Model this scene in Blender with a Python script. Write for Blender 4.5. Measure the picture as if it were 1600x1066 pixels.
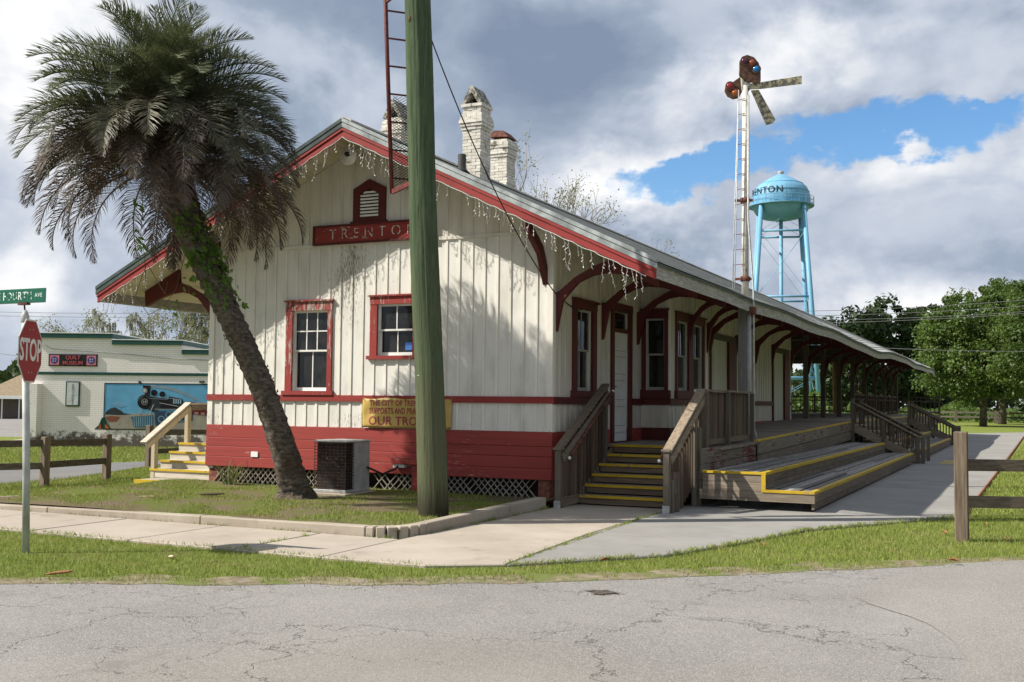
import bpy, bmesh, math, random
import numpy as np
from mathutils import Vector, Matrix, Euler

# ---------------------------------------------------------------- clear, camera, world, sun, exposure
for o in list(bpy.data.objects): bpy.data.objects.remove(o)
SC = bpy.context.scene
COL = SC.collection
R = math.radians

CAM = (7.1597, -16.4745, 1.6946)
YAW, PITCH, ROLL, FPX = -0.4477, 0.0564, 0.0100, 1682.2
cd = bpy.data.cameras.new('camera'); cam = bpy.data.objects.new('camera', cd); COL.objects.link(cam)
def _cam_axes():
    sy, cy = math.sin(YAW), math.cos(YAW)
    f0, r0, u0 = Vector((sy, cy, 0)), Vector((cy, -sy, 0)), Vector((0, 0, 1))
    f = f0*math.cos(PITCH) + u0*math.sin(PITCH); u = u0*math.cos(PITCH) - f0*math.sin(PITCH)
    return r0*math.cos(ROLL) + u*math.sin(ROLL), u*math.cos(ROLL) - r0*math.sin(ROLL), f
CR, CU, CF = _cam_axes()
cam.matrix_world = Matrix(((CR.x, CU.x, -CF.x, CAM[0]), (CR.y, CU.y, -CF.y, CAM[1]), (CR.z, CU.z, -CF.z, CAM[2]), (0, 0, 0, 1)))
cd.sensor_width = 36; cd.sensor_fit = 'HORIZONTAL'; cd.lens = FPX/1600*36
cd.clip_start = .1; cd.clip_end = 3000
SC.camera = cam

SUN_TRAVEL = Vector((3.35, 2.2, -3.7)).normalized()
TO_SUN = -SUN_TRAVEL
SUN_EL = math.asin(TO_SUN.z); SUN_AZ = math.atan2(TO_SUN.x, TO_SUN.y)
sd = bpy.data.lights.new('sun', 'SUN'); sun = bpy.data.objects.new('sun', sd); COL.objects.link(sun)
sd.energy = 5.0; sd.angle = R(.53); sd.color = (1, .945, .85)
sun.rotation_euler = SUN_TRAVEL.to_track_quat('-Z', 'Y').to_euler()
sun.location = (-20, -20, 40)

SC.view_settings.view_transform = 'Standard'; SC.view_settings.look = 'None'
SC.view_settings.exposure = .60; SC.view_settings.gamma = 1
SC.view_settings.use_curve_mapping = False

def build_world():
    w = bpy.data.worlds.new('World'); SC.world = w; w.use_nodes = True
    nt = w.node_tree; N = nt.nodes; L = nt.links; N.clear()
    def math_(op, a, b=None, c=None, clamp=False):
        n = N.new('ShaderNodeMath'); n.operation = op; n.use_clamp = clamp
        for i, v in enumerate((a, b, c)):
            if v is None: continue
            if isinstance(v, (int, float)): n.inputs[i].default_value = v
            else: L.new(v, n.inputs[i])
        return n.outputs[0]
    def noise(vec, scale, detail, rough, off=(0, 0, 0), lac=2.0, dist=0.0):
        m = N.new('ShaderNodeMapping'); m.inputs['Location'].default_value = off; L.new(vec, m.inputs['Vector'])
        n = N.new('ShaderNodeTexNoise'); n.inputs['Scale'].default_value = scale; n.inputs['Detail'].default_value = detail
        n.inputs['Roughness'].default_value = rough; n.inputs['Lacunarity'].default_value = lac; n.inputs['Distortion'].default_value = dist
        L.new(m.outputs[0], n.inputs['Vector']); return n.outputs['Fac']
    def sstep(v, a, b):
        n = N.new('ShaderNodeMapRange'); n.interpolation_type = 'SMOOTHSTEP'
        n.inputs['From Min'].default_value = a; n.inputs['From Max'].default_value = b; L.new(v, n.inputs['Value']); return n.outputs[0]
    def mix(f, a, b):
        n = N.new('ShaderNodeMix'); n.data_type = 'RGBA'
        if isinstance(f, (int, float)): n.inputs[0].default_value = f
        else: L.new(f, n.inputs[0])
        for k, v in ((6, a), (7, b)):
            if isinstance(v, tuple): n.inputs[k].default_value = (*v, 1)
            else: L.new(v, n.inputs[k])
        return n.outputs[2]
    tc = N.new('ShaderNodeTexCoord'); sep = N.new('ShaderNodeSeparateXYZ'); L.new(tc.outputs['Generated'], sep.inputs[0])
    x, y, z = sep.outputs
    az = math_('ARCTAN2', x, y); el = math_('ARCSINE', z)
    # sky dome coordinates in degrees/10 : azimuth from north(+Y), elevation
    s = math_('MULTIPLY', az, 5.7296); t = math_('MULTIPLY', el, 5.7296)
    cmb = N.new('ShaderNodeCombineXYZ'); L.new(s, cmb.inputs[0]); L.new(math_('MULTIPLY', t, 1.45), cmb.inputs[1])
    # three-dimensional direction noise for the far dome so that nothing seams behind the camera
    big = noise(cmb.outputs[0], .42, 3, .5, (3.1, 1.7, 0))
    puff = noise(cmb.outputs[0], .95, 5, .50, (7.3, 2.2, 0), 2.1, .35)
    fine = noise(cmb.outputs[0], 3.2, 6, .6, (1.3, 9.2, 0), 2.1, .2)
    # puff sampled a little towards the sun (up and to the left): the difference lights the rims
    puff2 = noise(cmb.outputs[0], .95, 5, .50, (7.3 + .12, 2.2 - .55, 0), 2.1, .35)
    sw = math_('ADD', s, math_('MULTIPLY', math_('SUBTRACT', noise(cmb.outputs[0], 1.7, 5, .6, (11.2, 4.4, 0)), .5), 1.1))
    tw = math_('ADD', t, math_('MULTIPLY', math_('SUBTRACT', noise(cmb.outputs[0], 1.9, 5, .6, (2.2, 14.4, 0)), .5), .62))
    def blob(s0, t0, a, b, rot):
        c, si = math.cos(rot), math.sin(rot)
        ds = math_('SUBTRACT', sw, s0); dt = math_('SUBTRACT', tw, t0)
        u = math_('DIVIDE', math_('ADD', math_('MULTIPLY', ds, c), math_('MULTIPLY', dt, si)), a)
        v = math_('DIVIDE', math_('SUBTRACT', math_('MULTIPLY', dt, c), math_('MULTIPLY', ds, si)), b)
        d = math_('SQRT', math_('ADD', math_('MULTIPLY', u, u), math_('MULTIPLY', v, v)))
        return math_('SUBTRACT', 1, d, clamp=False)
    GAPS = [(-1.52, 1.20, .36, .08, .25), (-.58, 1.41, .56, .10, .03), (-1.1, 1.33, .25, .03, .4), (-.2, 1.46, .2, .05, 0)]
    cover = math_('ADD', math_('MULTIPLY', math_('SUBTRACT', puff, .5), 1.5), math_('MULTIPLY', math_('SUBTRACT', fine, .5), .30))
    gap = None
    for g in GAPS:
        b_ = blob(*g); gap = b_ if gap is None else math_('MAXIMUM', gap, b_)
    gap = math_('MAXIMUM', gap, -1.0)
    cov = sstep(math_('SUBTRACT', math_('ADD', cover, .28), math_('MULTIPLY', math_('ADD', gap, .25), 1.25)), -.22, .55)
    rim = sstep(math_('SUBTRACT', puff, puff2), -.18, .2)
    DARK = [(-2.7, 1.75, 1.5, .55, .0), (-2.0, .72, .55, .22, 0), (-4.2, 1.45, .5, .5, 0), (.9, .8, .8, .2, 0)]
    BRIGHT = [(-5.0, 1.2, .5, 1.0, 0), (-1.9, 1.15, .5, .2, .2), (-.75, 1.15, .9, .25, .1), (-1.3, 1.7, .7, .2, .2), (-.35, .95, .9, .3, .1), (-.3, .45, .7, .25, 0), (-1.7, .5, .5, .18, 0)]
    def field(lst):
        f = None
        for g in lst:
            b_ = sstep(blob(*g), -.6, 1.0); f = b_ if f is None else math_('MAXIMUM', f, b_)
        return f
    dk = field(DARK); br = field(BRIGHT)
    tone = math_('ADD', math_('MULTIPLY', rim, .42), math_('MULTIPLY', sstep(big, .36, .66), .22))
    tone = math_('ADD', tone, math_('MULTIPLY', math_('SUBTRACT', fine, .5), .13))
    tone = math_('ADD', math_('SUBTRACT', tone, math_('MULTIPLY', dk, .28)), math_('MULTIPLY', br, .40))
    tone = math_('ADD', tone, .145, clamp=True)
    cr = N.new('ShaderNodeValToRGB'); L.new(tone, cr.inputs[0])
    e = cr.color_ramp.elements
    CK = 9.2
    cols = [(0, (.17, .215, .30)), (.3, (.265, .315, .40)), (.55, (.43, .47, .54)), (.8, (.66, .67, .69)), (1, (.86, .86, .86))]
    e[0].position, e[0].color = 0, (*[v*CK for v in cols[0][1]], 1)
    e[1].position, e[1].color = 1, (*[v*CK for v in cols[-1][1]], 1)
    for pos, c in cols[1:-1]:
        n_ = e.new(pos); n_.color = (*[v*CK for v in c], 1)
    sky = N.new('ShaderNodeTexSky'); sky.sky_type = 'NISHITA'; sky.sun_disc = False
    sky.sun_elevation = SUN_EL; sky.sun_rotation = SUN_AZ; sky.air_density = 1; sky.dust_density = .15; sky.ozone_density = 3.5
    # the whole sky, clear part and clouds, goes into one background
    hs = N.new('ShaderNodeHueSaturation'); hs.inputs['Saturation'].default_value = 1.18; hs.inputs['Value'].default_value = 1.05; L.new(sky.outputs[0], hs.inputs['Color'])
    col = mix(cov, hs.outputs[0], cr.outputs[0])
    bg = N.new('ShaderNodeBackground'); bg.inputs['Strength'].default_value = .10; L.new(col, bg.inputs['Color'])
    out = N.new('ShaderNodeOutputWorld'); L.new(bg.outputs[0], out.inputs['Surface'])
build_world()

# ---------------------------------------------------------------- helpers
random.seed(7)
RNG = np.random.default_rng(11)
GRP = {}
class MB:
    def __init__(s): s.v = []; s.f = []
    def add(s, vs, fs):
        k = len(s.v); s.v.extend([tuple(v) for v in vs]); s.f.extend([tuple(i + k for i in f) for f in fs]); return s
    def box(s, x0, x1, y0, y1, z0, z1):
        return s.add([(x0,y0,z0),(x1,y0,z0),(x1,y1,z0),(x0,y1,z0),(x0,y0,z1),(x1,y0,z1),(x1,y1,z1),(x0,y1,z1)],
                     [(0,3,2,1),(4,5,6,7),(0,1,5,4),(1,2,6,5),(2,3,7,6),(3,0,4,7)])
    def beam(s, p, q, w, h, up=(0,0,1)):
        p, q = Vector(p), Vector(q); d = (q-p).normalized(); up = Vector(up)
        a = d.cross(up)
        if a.length < 1e-4: a = d.cross(Vector((1,0,0)))
        a.normalize(); b = a.cross(d).normalized(); a = a*w/2; b = b*h/2
        return s.add([p-a-b,p+a-b,p+a+b,p-a+b,q-a-b,q+a-b,q+a+b,q-a+b], [(0,3,2,1),(4,5,6,7),(0,1,5,4),(1,2,6,5),(2,3,7,6),(3,0,4,7)])
    def tube(s, pts, rad, n=8, cap=True):
        pts = [Vector(p) for p in pts]
        if isinstance(rad, (int, float)): rad = [rad]*len(pts)
        k0 = len(s.v); ref = Vector((0,0,1))
        t0 = (pts[1]-pts[0]).normalized()
        if abs(t0.z) > .9: ref = Vector((1,0,0))
        a = t0.cross(ref).normalized()
        for i, p in enumerate(pts):
            t = (pts[min(i+1,len(pts)-1)]-pts[max(i-1,0)]).normalized()
            a = (a - t*a.dot(t)).normalized(); b = t.cross(a)
            for j in range(n):
                th = 2*math.pi*j/n; s.v.append(tuple(p + (a*math.cos(th)+b*math.sin(th))*rad[i]))
        for i in range(len(pts)-1):
            for j in range(n):
                j2 = (j+1) % n; s.f.append((k0+i*n+j, k0+i*n+j2, k0+(i+1)*n+j2, k0+(i+1)*n+j))
        if cap:
            s.f.append(tuple(k0+j for j in reversed(range(n)))); m = k0+(len(pts)-1)*n; s.f.append(tuple(m+j for j in range(n)))
        return s
    def prism(s, poly, f0, f1):
        """poly: list of 2-D points; f0,f1 map (u,v)->3-D for the two faces"""
        n = len(poly); a = [f0(*p) for p in poly]; b = [f1(*p) for p in poly]
        return s.add(a+b, [tuple(reversed(range(n))), tuple(range(n,2*n))] + [(i,(i+1)%n,n+(i+1)%n,n+i) for i in range(n)])
    def lathe(s, prof, c=(0,0,0), n=24):
        k0 = len(s.v)
        for r, z in prof:
            for j in range(n):
                th = 2*math.pi*j/n; s.v.append((c[0]+r*math.cos(th), c[1]+r*math.sin(th), c[2]+z))
        for i in range(len(prof)-1):
            for j in range(n):
                j2 = (j+1) % n; s.f.append((k0+i*n+j, k0+i*n+j2, k0+(i+1)*n+j2, k0+(i+1)*n+j))
        return s
    def mesh(s, name, mat=None, smooth=False):
        me = bpy.data.meshes.new(name); me.from_pydata(s.v, [], s.f); me.update()
        bm = bmesh.new(); bm.from_mesh(me); bmesh.ops.recalc_face_normals(bm, faces=bm.faces[:]); bm.to_mesh(me); bm.free()
        if smooth: me.shade_smooth()
        if mat: me.materials.append(mat)
        return me
    def build(s, name, mat, parent=None, smooth=False, bevel=0):
        o = link(name, s.mesh(name, mat, smooth), parent)
        if bevel:
            m = o.modifiers.new('bevel', 'BEVEL'); m.width = bevel; m.segments = 1; m.limit_method = 'ANGLE'; m.angle_limit = R(40)
        return o
def link(name, data, parent=None, loc=None):
    o = bpy.data.objects.new(name, data); COL.objects.link(o)
    if parent: attach(o, parent)
    if loc is not None: o.location = loc
    return o
WLOC = {}
def attach(o, parent):
    o.parent = parent; l = WLOC.get(parent.name)
    if l is not None: o.matrix_parent_inverse = Matrix.Translation(-Vector(l))
def tag(o, label, cat, group=None, kind=None):
    o['label'] = label
    if cat: o['category'] = cat
    if group: o['group'] = group
    if kind: o['kind'] = kind
    return o
def thing(name, label, cat, loc, group=None):
    o = bpy.data.objects.new(name, None); COL.objects.link(o); o.location = loc; o.empty_display_size = .2
    WLOC[o.name] = tuple(loc); return tag(o, label, cat, group)
def structure(o, label=None):
    o['kind'] = 'structure'
    if label: o['label'] = label
    return o
_unit = {}
def unit(mat):
    if mat.name not in _unit:
        m = MB().box(-.5,.5,-.5,.5,-.5,.5); _unit[mat.name] = m.mesh('piece_'+mat.name, mat)
    return _unit[mat.name]
def piece(name, x0, x1, y0, y1, z0, z1, mat, parent, rot=None, cfg=None):
    o = link(name, unit(mat), parent)
    o.location = ((x0+x1)/2, (y0+y1)/2, (z0+z1)/2); o.scale = (abs(x1-x0), abs(y1-y0), abs(z1-z0))
    if rot: o.rotation_euler = rot
    return o
def bar(name, p, q, w, h, mat, parent, up=(0,0,1)):
    """a straight beam from p to q that shares the unit mesh: local X along it"""
    p, q = Vector(p), Vector(q); d = q-p; L_ = d.length; d.normalize()
    a = Vector(up).cross(d)
    if a.length < 1e-4: a = Vector((1,0,0)).cross(d)
    a.normalize(); b = d.cross(a)
    o = link(name, unit(mat), None); M = Matrix((d, a, b)).transposed()
    o.rotation_euler = M.to_euler(); o.location = (p+q)/2; o.scale = (L_, w, h)
    if parent: attach(o, parent)
    return o
def text_mesh(txt, size, mat, extrude=.004, bold=0.0, spacing=1.0, xscale=1.0):
    c = bpy.data.curves.new('lettering', 'FONT'); c.body = txt; c.size = size; c.extrude = extrude; c.offset = bold
    c.align_x = 'CENTER'; c.align_y = 'CENTER'; c.space_character = spacing; c.resolution_u = 3
    o = bpy.data.objects.new('tmp', c); COL.objects.link(o)
    bpy.context.view_layer.update()
    me = bpy.data.meshes.new_from_object(o.evaluated_get(bpy.context.evaluated_depsgraph_get()))
    bpy.data.objects.remove(o); bpy.data.curves.remove(c)
    if xscale != 1: me.transform(Matrix.Diagonal((xscale,1,1,1)))
    me.materials.clear(); me.materials.append(mat); return me
def letters(me, parent):
    """every letter of a word becomes a part of its own"""
    n = len(me.vertices); par = list(range(n))
    def find(a):
        while par[a] != a: par[a] = par[par[a]]; a = par[a]
        return a
    for e in me.edges:
        a, b = find(e.vertices[0]), find(e.vertices[1])
        if a != b: par[a] = b
    grp = {}
    for p in me.polygons: grp.setdefault(find(p.vertices[0]), []).append(tuple(p.vertices))
    for fs in grp.values():
        used = sorted({v for f in fs for v in f}); ix = {v:i for i,v in enumerate(used)}
        m2 = bpy.data.meshes.new('letter'); m2.from_pydata([tuple(me.vertices[v].co) for v in used], [], [tuple(ix[v] for v in f) for f in fs]); m2.update()
        if me.materials: m2.materials.append(me.materials[0])
        link('letter', m2, parent)
def plane_text(me, origin, xdir, normal):
    """text in the plane spanned by xdir and up, facing normal"""
    x = Vector(xdir).normalized(); n = Vector(normal).normalized(); y = n.cross(x)
    me.transform(Matrix(((x.x,y.x,n.x,origin[0]),(x.y,y.y,n.y,origin[1]),(x.z,y.z,n.z,origin[2]),(0,0,0,1)))); return me
def at(px, py, depth):
    """a point at this depth along the camera axis, used to read places off the photograph"""
    d = CF + CR*((px-800)/FPX) - CU*((py-533)/FPX); return Vector(CAM) + d*depth

# ---------------------------------------------------------------- materials
class MT:
    def __init__(s, name):
        s.m = bpy.data.materials.new(name); s.m.use_nodes = True; s.nt = s.m.node_tree; s.N = s.nt.nodes; s.L = s.nt.links
        s.b = s.N['Principled BSDF']; g = s.N.new('ShaderNodeNewGeometry'); s.pos = g.outputs['Position']; s.geo = g
        s.oi = s.N.new('ShaderNodeObjectInfo')
    def noise(s, scale, detail=4, rough=.55, stretch=(1,1,1), off=0, out='Fac', dist=0, vec=None):
        m = s.N.new('ShaderNodeMapping'); m.inputs['Scale'].default_value = stretch; m.inputs['Location'].default_value = (off, off*1.7, off*.6)
        s.L.new(vec or s.pos, m.inputs['Vector']); n = s.N.new('ShaderNodeTexNoise'); s.L.new(m.outputs[0], n.inputs['Vector'])
        n.inputs['Scale'].default_value = scale; n.inputs['Detail'].default_value = detail; n.inputs['Roughness'].default_value = rough
        n.inputs['Distortion'].default_value = dist; return n.outputs[out]
    def voro(s, scale, feature='F1', stretch=(1,1,1), out='Distance', vec=None, rnd=1):
        m = s.N.new('ShaderNodeMapping'); m.inputs['Scale'].default_value = stretch; s.L.new(vec or s.pos, m.inputs['Vector'])
        n = s.N.new('ShaderNodeTexVoronoi'); n.feature = feature; n.inputs['Scale'].default_value = scale; s.L.new(m.outputs[0], n.inputs['Vector'])
        n.inputs['Randomness'].default_value = rnd; return n.outputs[out]
    def step(s, v, a, b, lo=0, hi=1):
        n = s.N.new('ShaderNodeMapRange'); n.interpolation_type = 'SMOOTHSTEP'
        for k, x in zip(('From Min','From Max','To Min','To Max'), (a,b,lo,hi)): n.inputs[k].default_value = x
        s.L.new(v, n.inputs['Value']); return n.outputs[0]
    def mix(s, f, a, b, blend='MIX'):
        n = s.N.new('ShaderNodeMix'); n.data_type = 'RGBA'; n.blend_type = blend
        if isinstance(f, (int,float)): n.inputs[0].default_value = f
        else: s.L.new(f, n.inputs[0])
        for k, v in ((6,a),(7,b)):
            if isinstance(v, (tuple,list)): n.inputs[k].default_value = (*v[:3],1)
            else: s.L.new(v, n.inputs[k])
        return n.outputs[2]
    def math(s, op, a, b=0.0, clamp=False):
        n = s.N.new('ShaderNodeMath'); n.operation = op; n.use_clamp = clamp
        for i, v in enumerate((a,b)):
            if isinstance(v, (int,float)): n.inputs[i].default_value = v
            else: s.L.new(v, n.inputs[i])
        return n.outputs[0]
    def hsv(s, col, h=.5, sat=1, val=1):
        n = s.N.new('ShaderNodeHueSaturation')
        for k, v in (('Hue',h),('Saturation',sat),('Value',val)):
            if isinstance(v,(int,float)): n.inputs[k].default_value = v
            else: s.L.new(v, n.inputs[k])
        if isinstance(col, tuple): n.inputs['Color'].default_value = (*col,1)
        else: s.L.new(col, n.inputs['Color'])
        return n.outputs[0]
    def vary(s, col, amt=.25):
        return s.hsv(col, val=s.step(s.oi.outputs['Random'], 0, 1, 1-amt, 1+amt))
    def set(s, col, rough=.7, spec=.3, metal=0, bump=None, bstr=.3, bdist=.01):
        if isinstance(col, (tuple,list)): s.b.inputs['Base Color'].default_value = (*col[:3],1)
        else: s.L.new(col, s.b.inputs['Base Color'])
        if isinstance(rough,(int,float)): s.b.inputs['Roughness'].default_value = rough
        else: s.L.new(rough, s.b.inputs['Roughness'])
        s.b.inputs['Specular IOR Level'].default_value = spec; s.b.inputs['Metallic'].default_value = metal
        if bump is not None:
            n = s.N.new('ShaderNodeBump'); n.inputs['Strength'].default_value = bstr; n.inputs['Distance'].default_value = bdist
            s.L.new(bump, n.inputs['Height']); s.L.new(n.outputs[0], s.b.inputs['Normal'])
        return s.m
def plain(name, col, rough=.6, spec=.3, metal=0, var=.12, scale=6):
    m = MT(name); n = m.noise(scale, 4); c = m.mix(m.step(n,.3,.7), tuple(v*(1-var) for v in col), tuple(min(1,v*(1+var)) for v in col))
    return m.set(c, rough, spec, metal)
def painted(name, col, under=(.30,.27,.23), peel=.62, stretch=(14,14,1.2), width=.05, dirt=.25, rough=.6, zones=None, streak=(.5,.48,.44), ns=2.6):
    """old paint: coat, patches where it has flaked to grey wood, faint vertical weathering"""
    m = MT(name)
    n = m.noise(ns, 8, .68, stretch, 3); n2 = m.noise(.55, 3, .5, (1,1,1), 9)
    k = m.math('ADD', m.math('MULTIPLY', n, .72), m.math('MULTIPLY', n2, .38))
    if zones: k = m.math('ADD', k, zones(m))
    fl = m.step(k, peel, peel+width)
    d = m.noise(1.4, 6, .6, (stretch[0]*.3, stretch[1]*.3, stretch[2]*.5), 21)
    base = m.mix(m.math('MULTIPLY', m.step(d,.42,.72), dirt), col, tuple(c*s_ for c, s_ in zip(col, streak)))
    base = m.vary(base, .035)
    wood = m.mix(m.noise(9, 4, .6, stretch, 5), tuple(v*.6 for v in under), tuple(v*1.35 for v in under))
    c = m.mix(fl, base, wood)
    return m.set(c, rough, .3, bump=m.math('SUBTRACT', m.math('MULTIPLY', n, .3), fl), bstr=.35, bdist=.004)
def raw_wood(name, dark, light, stretch, paint=None, pthr=.6, var=.18, rough=.85, bstr=.5):
    m = MT(name); n = m.noise(3, 7, .65, stretch, 2); n2 = m.noise(.8, 3, .5, (1,1,1), 4); n3 = m.noise(11, 3, .5, stretch, 8)
    c = m.mix(m.step(n,.25,.75), dark, light); c = m.mix(m.math('MULTIPLY', m.step(n2,.35,.7), .5), c, tuple(v*.62 for v in light))
    c = m.mix(m.math('MULTIPLY', m.step(n3,.62,.8), .6), c, tuple(v*.35 for v in dark)); c = m.vary(c, var)
    if paint: c = m.mix(m.step(m.math('ADD', m.math('MULTIPLY',n,.6), m.math('MULTIPLY',n2,.5)), pthr, pthr+.06), paint, c)
    return m.set(c, rough, .2, bump=n, bstr=bstr, bdist=.006)
SX, SY_, SZ = (.7,11,11), (11,.7,11), (11,11,.7)
WHITE = (.68,.66,.61); RED = (.26,.034,.028); DRED = (.095,.017,.015)
def zone_front(m):
    # between the two front windows and at the foot of the siding the coat has flaked most
    sp = m.N.new('ShaderNodeSeparateXYZ'); m.L.new(m.pos, sp.inputs[0])
    a = m.step(m.math('ABSOLUTE', m.math('ADD', sp.outputs[0], 4.05)), .05, .5, .085, 0)
    b = m.step(sp.outputs[2], 1.2, 1.75, .07, 0); c = m.step(m.math('ABSOLUTE', m.math('ADD', sp.outputs[0], 3.0)), .2, 1.2, .05, 0)
    return m.math('ADD', m.math('ADD', a, b), m.math('SUBTRACT', c, .03))
M = {}
M['siding'] = painted('white_siding_paint', WHITE, peel=.675, width=.03, zones=zone_front, dirt=.35, stretch=(8,8,1.6), ns=7)
M['batten'] = painted('white_batten_paint', (.72,.69,.62), peel=.655, width=.03, zones=zone_front, dirt=.35, stretch=(8,8,1.6), ns=7)
M['siding_side'] = painted('shaded_siding_paint', (.60,.565,.49), peel=.75, dirt=.5)  # side siding is the white coat with shade put into its colour
M['trim'] = painted('red_trim_paint', RED, under=(.33,.27,.22), peel=.655, width=.03, stretch=(3,3,9), dirt=.5, streak=(.6,.6,.6))
M['trim_v'] = painted('red_trim_paint_upright', RED, under=(.36,.30,.26), peel=.60, width=.04, stretch=(9,9,1.5), dirt=.5, streak=(.6,.6,.6))
M['base'] = painted('red_base_paint', (.295,.046,.038), under=(.50,.43,.38), peel=.655, width=.02, stretch=(1.3,3,20), dirt=.55, streak=(.62,.7,.7))
M['barge'] = painted('red_barge_paint', (.27,.032,.030), under=(.3,.2,.17), peel=.72, stretch=(3,3,3), dirt=.6, streak=(.6,.6,.6))
M['dred'] = painted('dark_red_bracket_paint', DRED, under=(.2,.14,.12), peel=.74, stretch=(4,4,4), dirt=.5, streak=(.6,.6,.6))
M['sash2'] = painted('shaded_side_sash_paint', (.34,.33,.30), under=(.2,.18,.16), peel=.68, stretch=(6,6,6))  # white side sashes, greyed so the shade sits in their paint
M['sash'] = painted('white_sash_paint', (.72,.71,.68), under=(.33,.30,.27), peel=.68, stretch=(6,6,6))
M['soffit'] = painted('cream_soffit_paint', (.60,.54,.42), under=(.26,.2,.15), peel=.70, stretch=(12,.8,4), dirt=.6)
M['gable'] = painted('cream_gable_paint', (.64,.61,.54), under=(.3,.27,.23), peel=.76, dirt=.4)
M['fascia'] = raw_wood('weathered_fascia_wood', (.17,.16,.135), (.56,.54,.48), (10,1.6,14))
M['darkwood'] = raw_wood('dark_rafter_wood', (.06,.05,.042), (.13,.11,.09), SZ)
M['post'] = raw_wood('grey_post_wood', (.09,.077,.058), (.185,.158,.12), SZ)  # deep porch shade is put into post, baluster, tread, riser and board colours
M['raily'] = raw_wood('weathered_rail_wood', (.115,.086,.062), (.28,.225,.165), SY_, var=.28)
M['railx'] = raw_wood('weathered_rail_wood_across', (.13,.10,.075), (.30,.25,.19), SX)
M['bal'] = raw_wood('brown_baluster_wood', (.060,.042,.030), (.150,.108,.076), SZ, var=.35)
M['tread'] = raw_wood('grey_tread_wood', (.10,.093,.086), (.33,.31,.29), (14,1.2,14), var=.35, bstr=.8)
M['treadx'] = raw_wood('grey_tread_wood_across', (.14,.12,.10), (.33,.29,.24), SX)
M['riser'] = raw_wood('brown_riser_wood', (.095,.068,.047), (.23,.175,.12), SX)
M['risery'] = raw_wood('brown_riser_wood_long', (.09,.07,.052), (.235,.19,.145), SY_)
M['redboard'] = raw_wood('flaking_red_board', (.095,.08,.065), (.24,.21,.17), SY_, paint=(.12,.03,.026), pthr=.47)
M['newwood'] = raw_wood('pale_new_timber', (.40,.33,.22), (.62,.53,.38), SZ, var=.1, bstr=.2)
M['newwoodx'] = raw_wood('bleached_timber', (.42,.37,.30), (.66,.60,.50), SX, var=.1, bstr=.2)
M['fencewood'] = raw_wood('brown_fence_wood', (.10,.075,.055), (.26,.20,.145), SZ)
M['fencerail'] = raw_wood('brown_fence_rail', (.075,.06,.045), (.19,.155,.115), (2,2,14))
M['yellow'] = painted('worn_yellow_paint', (.50,.335,.02), under=(.24,.2,.15), peel=.62, width=.05, stretch=(5,5,5), dirt=.5, streak=(.6,.55,.6))
def glass(name, tint=(.05,.055,.055), rough=.03, dirt=.16):
    m = MT(name); N, L = m.N, m.L; N.remove(m.b)
    tr = N.new('ShaderNodeBsdfTransparent'); tr.inputs[0].default_value = (.30,.32,.31,1)
    gl = N.new('ShaderNodeBsdfGlossy'); gl.inputs['Roughness'].default_value = rough; gl.inputs[0].default_value = (.9,.9,.9,1)
    df = N.new('ShaderNodeBsdfDiffuse'); df.inputs[0].default_value = (.10,.10,.095,1)
    fr = N.new('ShaderNodeFresnel'); fr.inputs[0].default_value = 1.5
    bp = N.new('ShaderNodeBump'); bp.inputs['Strength'].default_value = .08; bp.inputs['Distance'].default_value = .02
    L.new(m.noise(3,2), bp.inputs['Height']); L.new(bp.outputs[0], gl.inputs['Normal'])
    a = N.new('ShaderNodeMixShader'); L.new(fr.outputs[0], a.inputs[0]); L.new(tr.outputs[0], a.inputs[1]); L.new(gl.outputs[0], a.inputs[2])
    b = N.new('ShaderNodeMixShader'); L.new(m.step(m.noise(4,5,.6),.3,.85,.05,dirt*2.2), b.inputs[0]); L.new(a.outputs[0], b.inputs[1]); L.new(df.outputs[0], b.inputs[2])
    L.new(b.outputs[0], N['Material Output'].inputs['Surface']); return m.m
M['glass'] = glass('dusty_window_glass')
def shingle():
    m = MT('grey_roof_shingle'); n = m.noise(1.2, 6, .6, (1,1,1)); g = m.noise(60, 3, .7); k = m.noise(.35, 4, .6, (.4,2.5,1), 5)
    c = m.mix(m.step(n,.3,.7), (.33,.325,.31), (.47,.465,.445)); c = m.mix(m.math('MULTIPLY', m.step(k,.5,.75), .45), c, (.17,.165,.15))
    c = m.mix(m.math('MULTIPLY', g, .3), c, (.5,.5,.48)); c = m.vary(c, .1); return m.set(c, .92, .15, bump=g, bstr=.4, bdist=.004)
M['shingle'] = shingle()
M['roofedge'] = plain('blue_grey_roof_edge', (.30,.325,.33), .8, var=.4, scale=4)
M['darkedge'] = plain('dark_green_drip_edge', (.045,.065,.062), .6, var=.3)
def brickpaint():
    m = MT('white_painted_brick'); n = m.noise(9, 6, .65); l = m.noise(2.2, 7, .7, (1,1,1), 6)
    c = m.mix(m.step(n,.35,.7), (.60,.575,.52), (.50,.47,.41)); c = m.mix(m.step(l,.57,.66), c, (.13,.12,.095)); c = m.vary(c, .12)
    return m.set(c, .9, .15, bump=n, bstr=.6, bdist=.01)
M['wbrick'] = brickpaint()
def lichen():
    m = MT('lichened_cap_stone'); n = m.noise(14, 7, .7); c = m.mix(m.step(n,.42,.58), (.42,.40,.35), (.09,.085,.07)); return m.set(c, .95, .1, bump=n, bstr=.8, bdist=.02)
M['lichen'] = lichen()
M['mortar'] = plain('white_mortar', (.42,.39,.34), .95)
M['rust'] = plain('rusty_iron', (.12,.045,.03), .85, var=.5, scale=9)
M['redrust'] = plain('red_oxide_steel', (.12,.028,.025), .6, var=.35, scale=14)
M['blackiron'] = plain('black_iron', (.02,.02,.02), .6, var=.3)
M['black'] = plain('matt_black', (.012,.012,.012), .8)
M['wire'] = plain('black_cable', (.025,.025,.025), .6)
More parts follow.
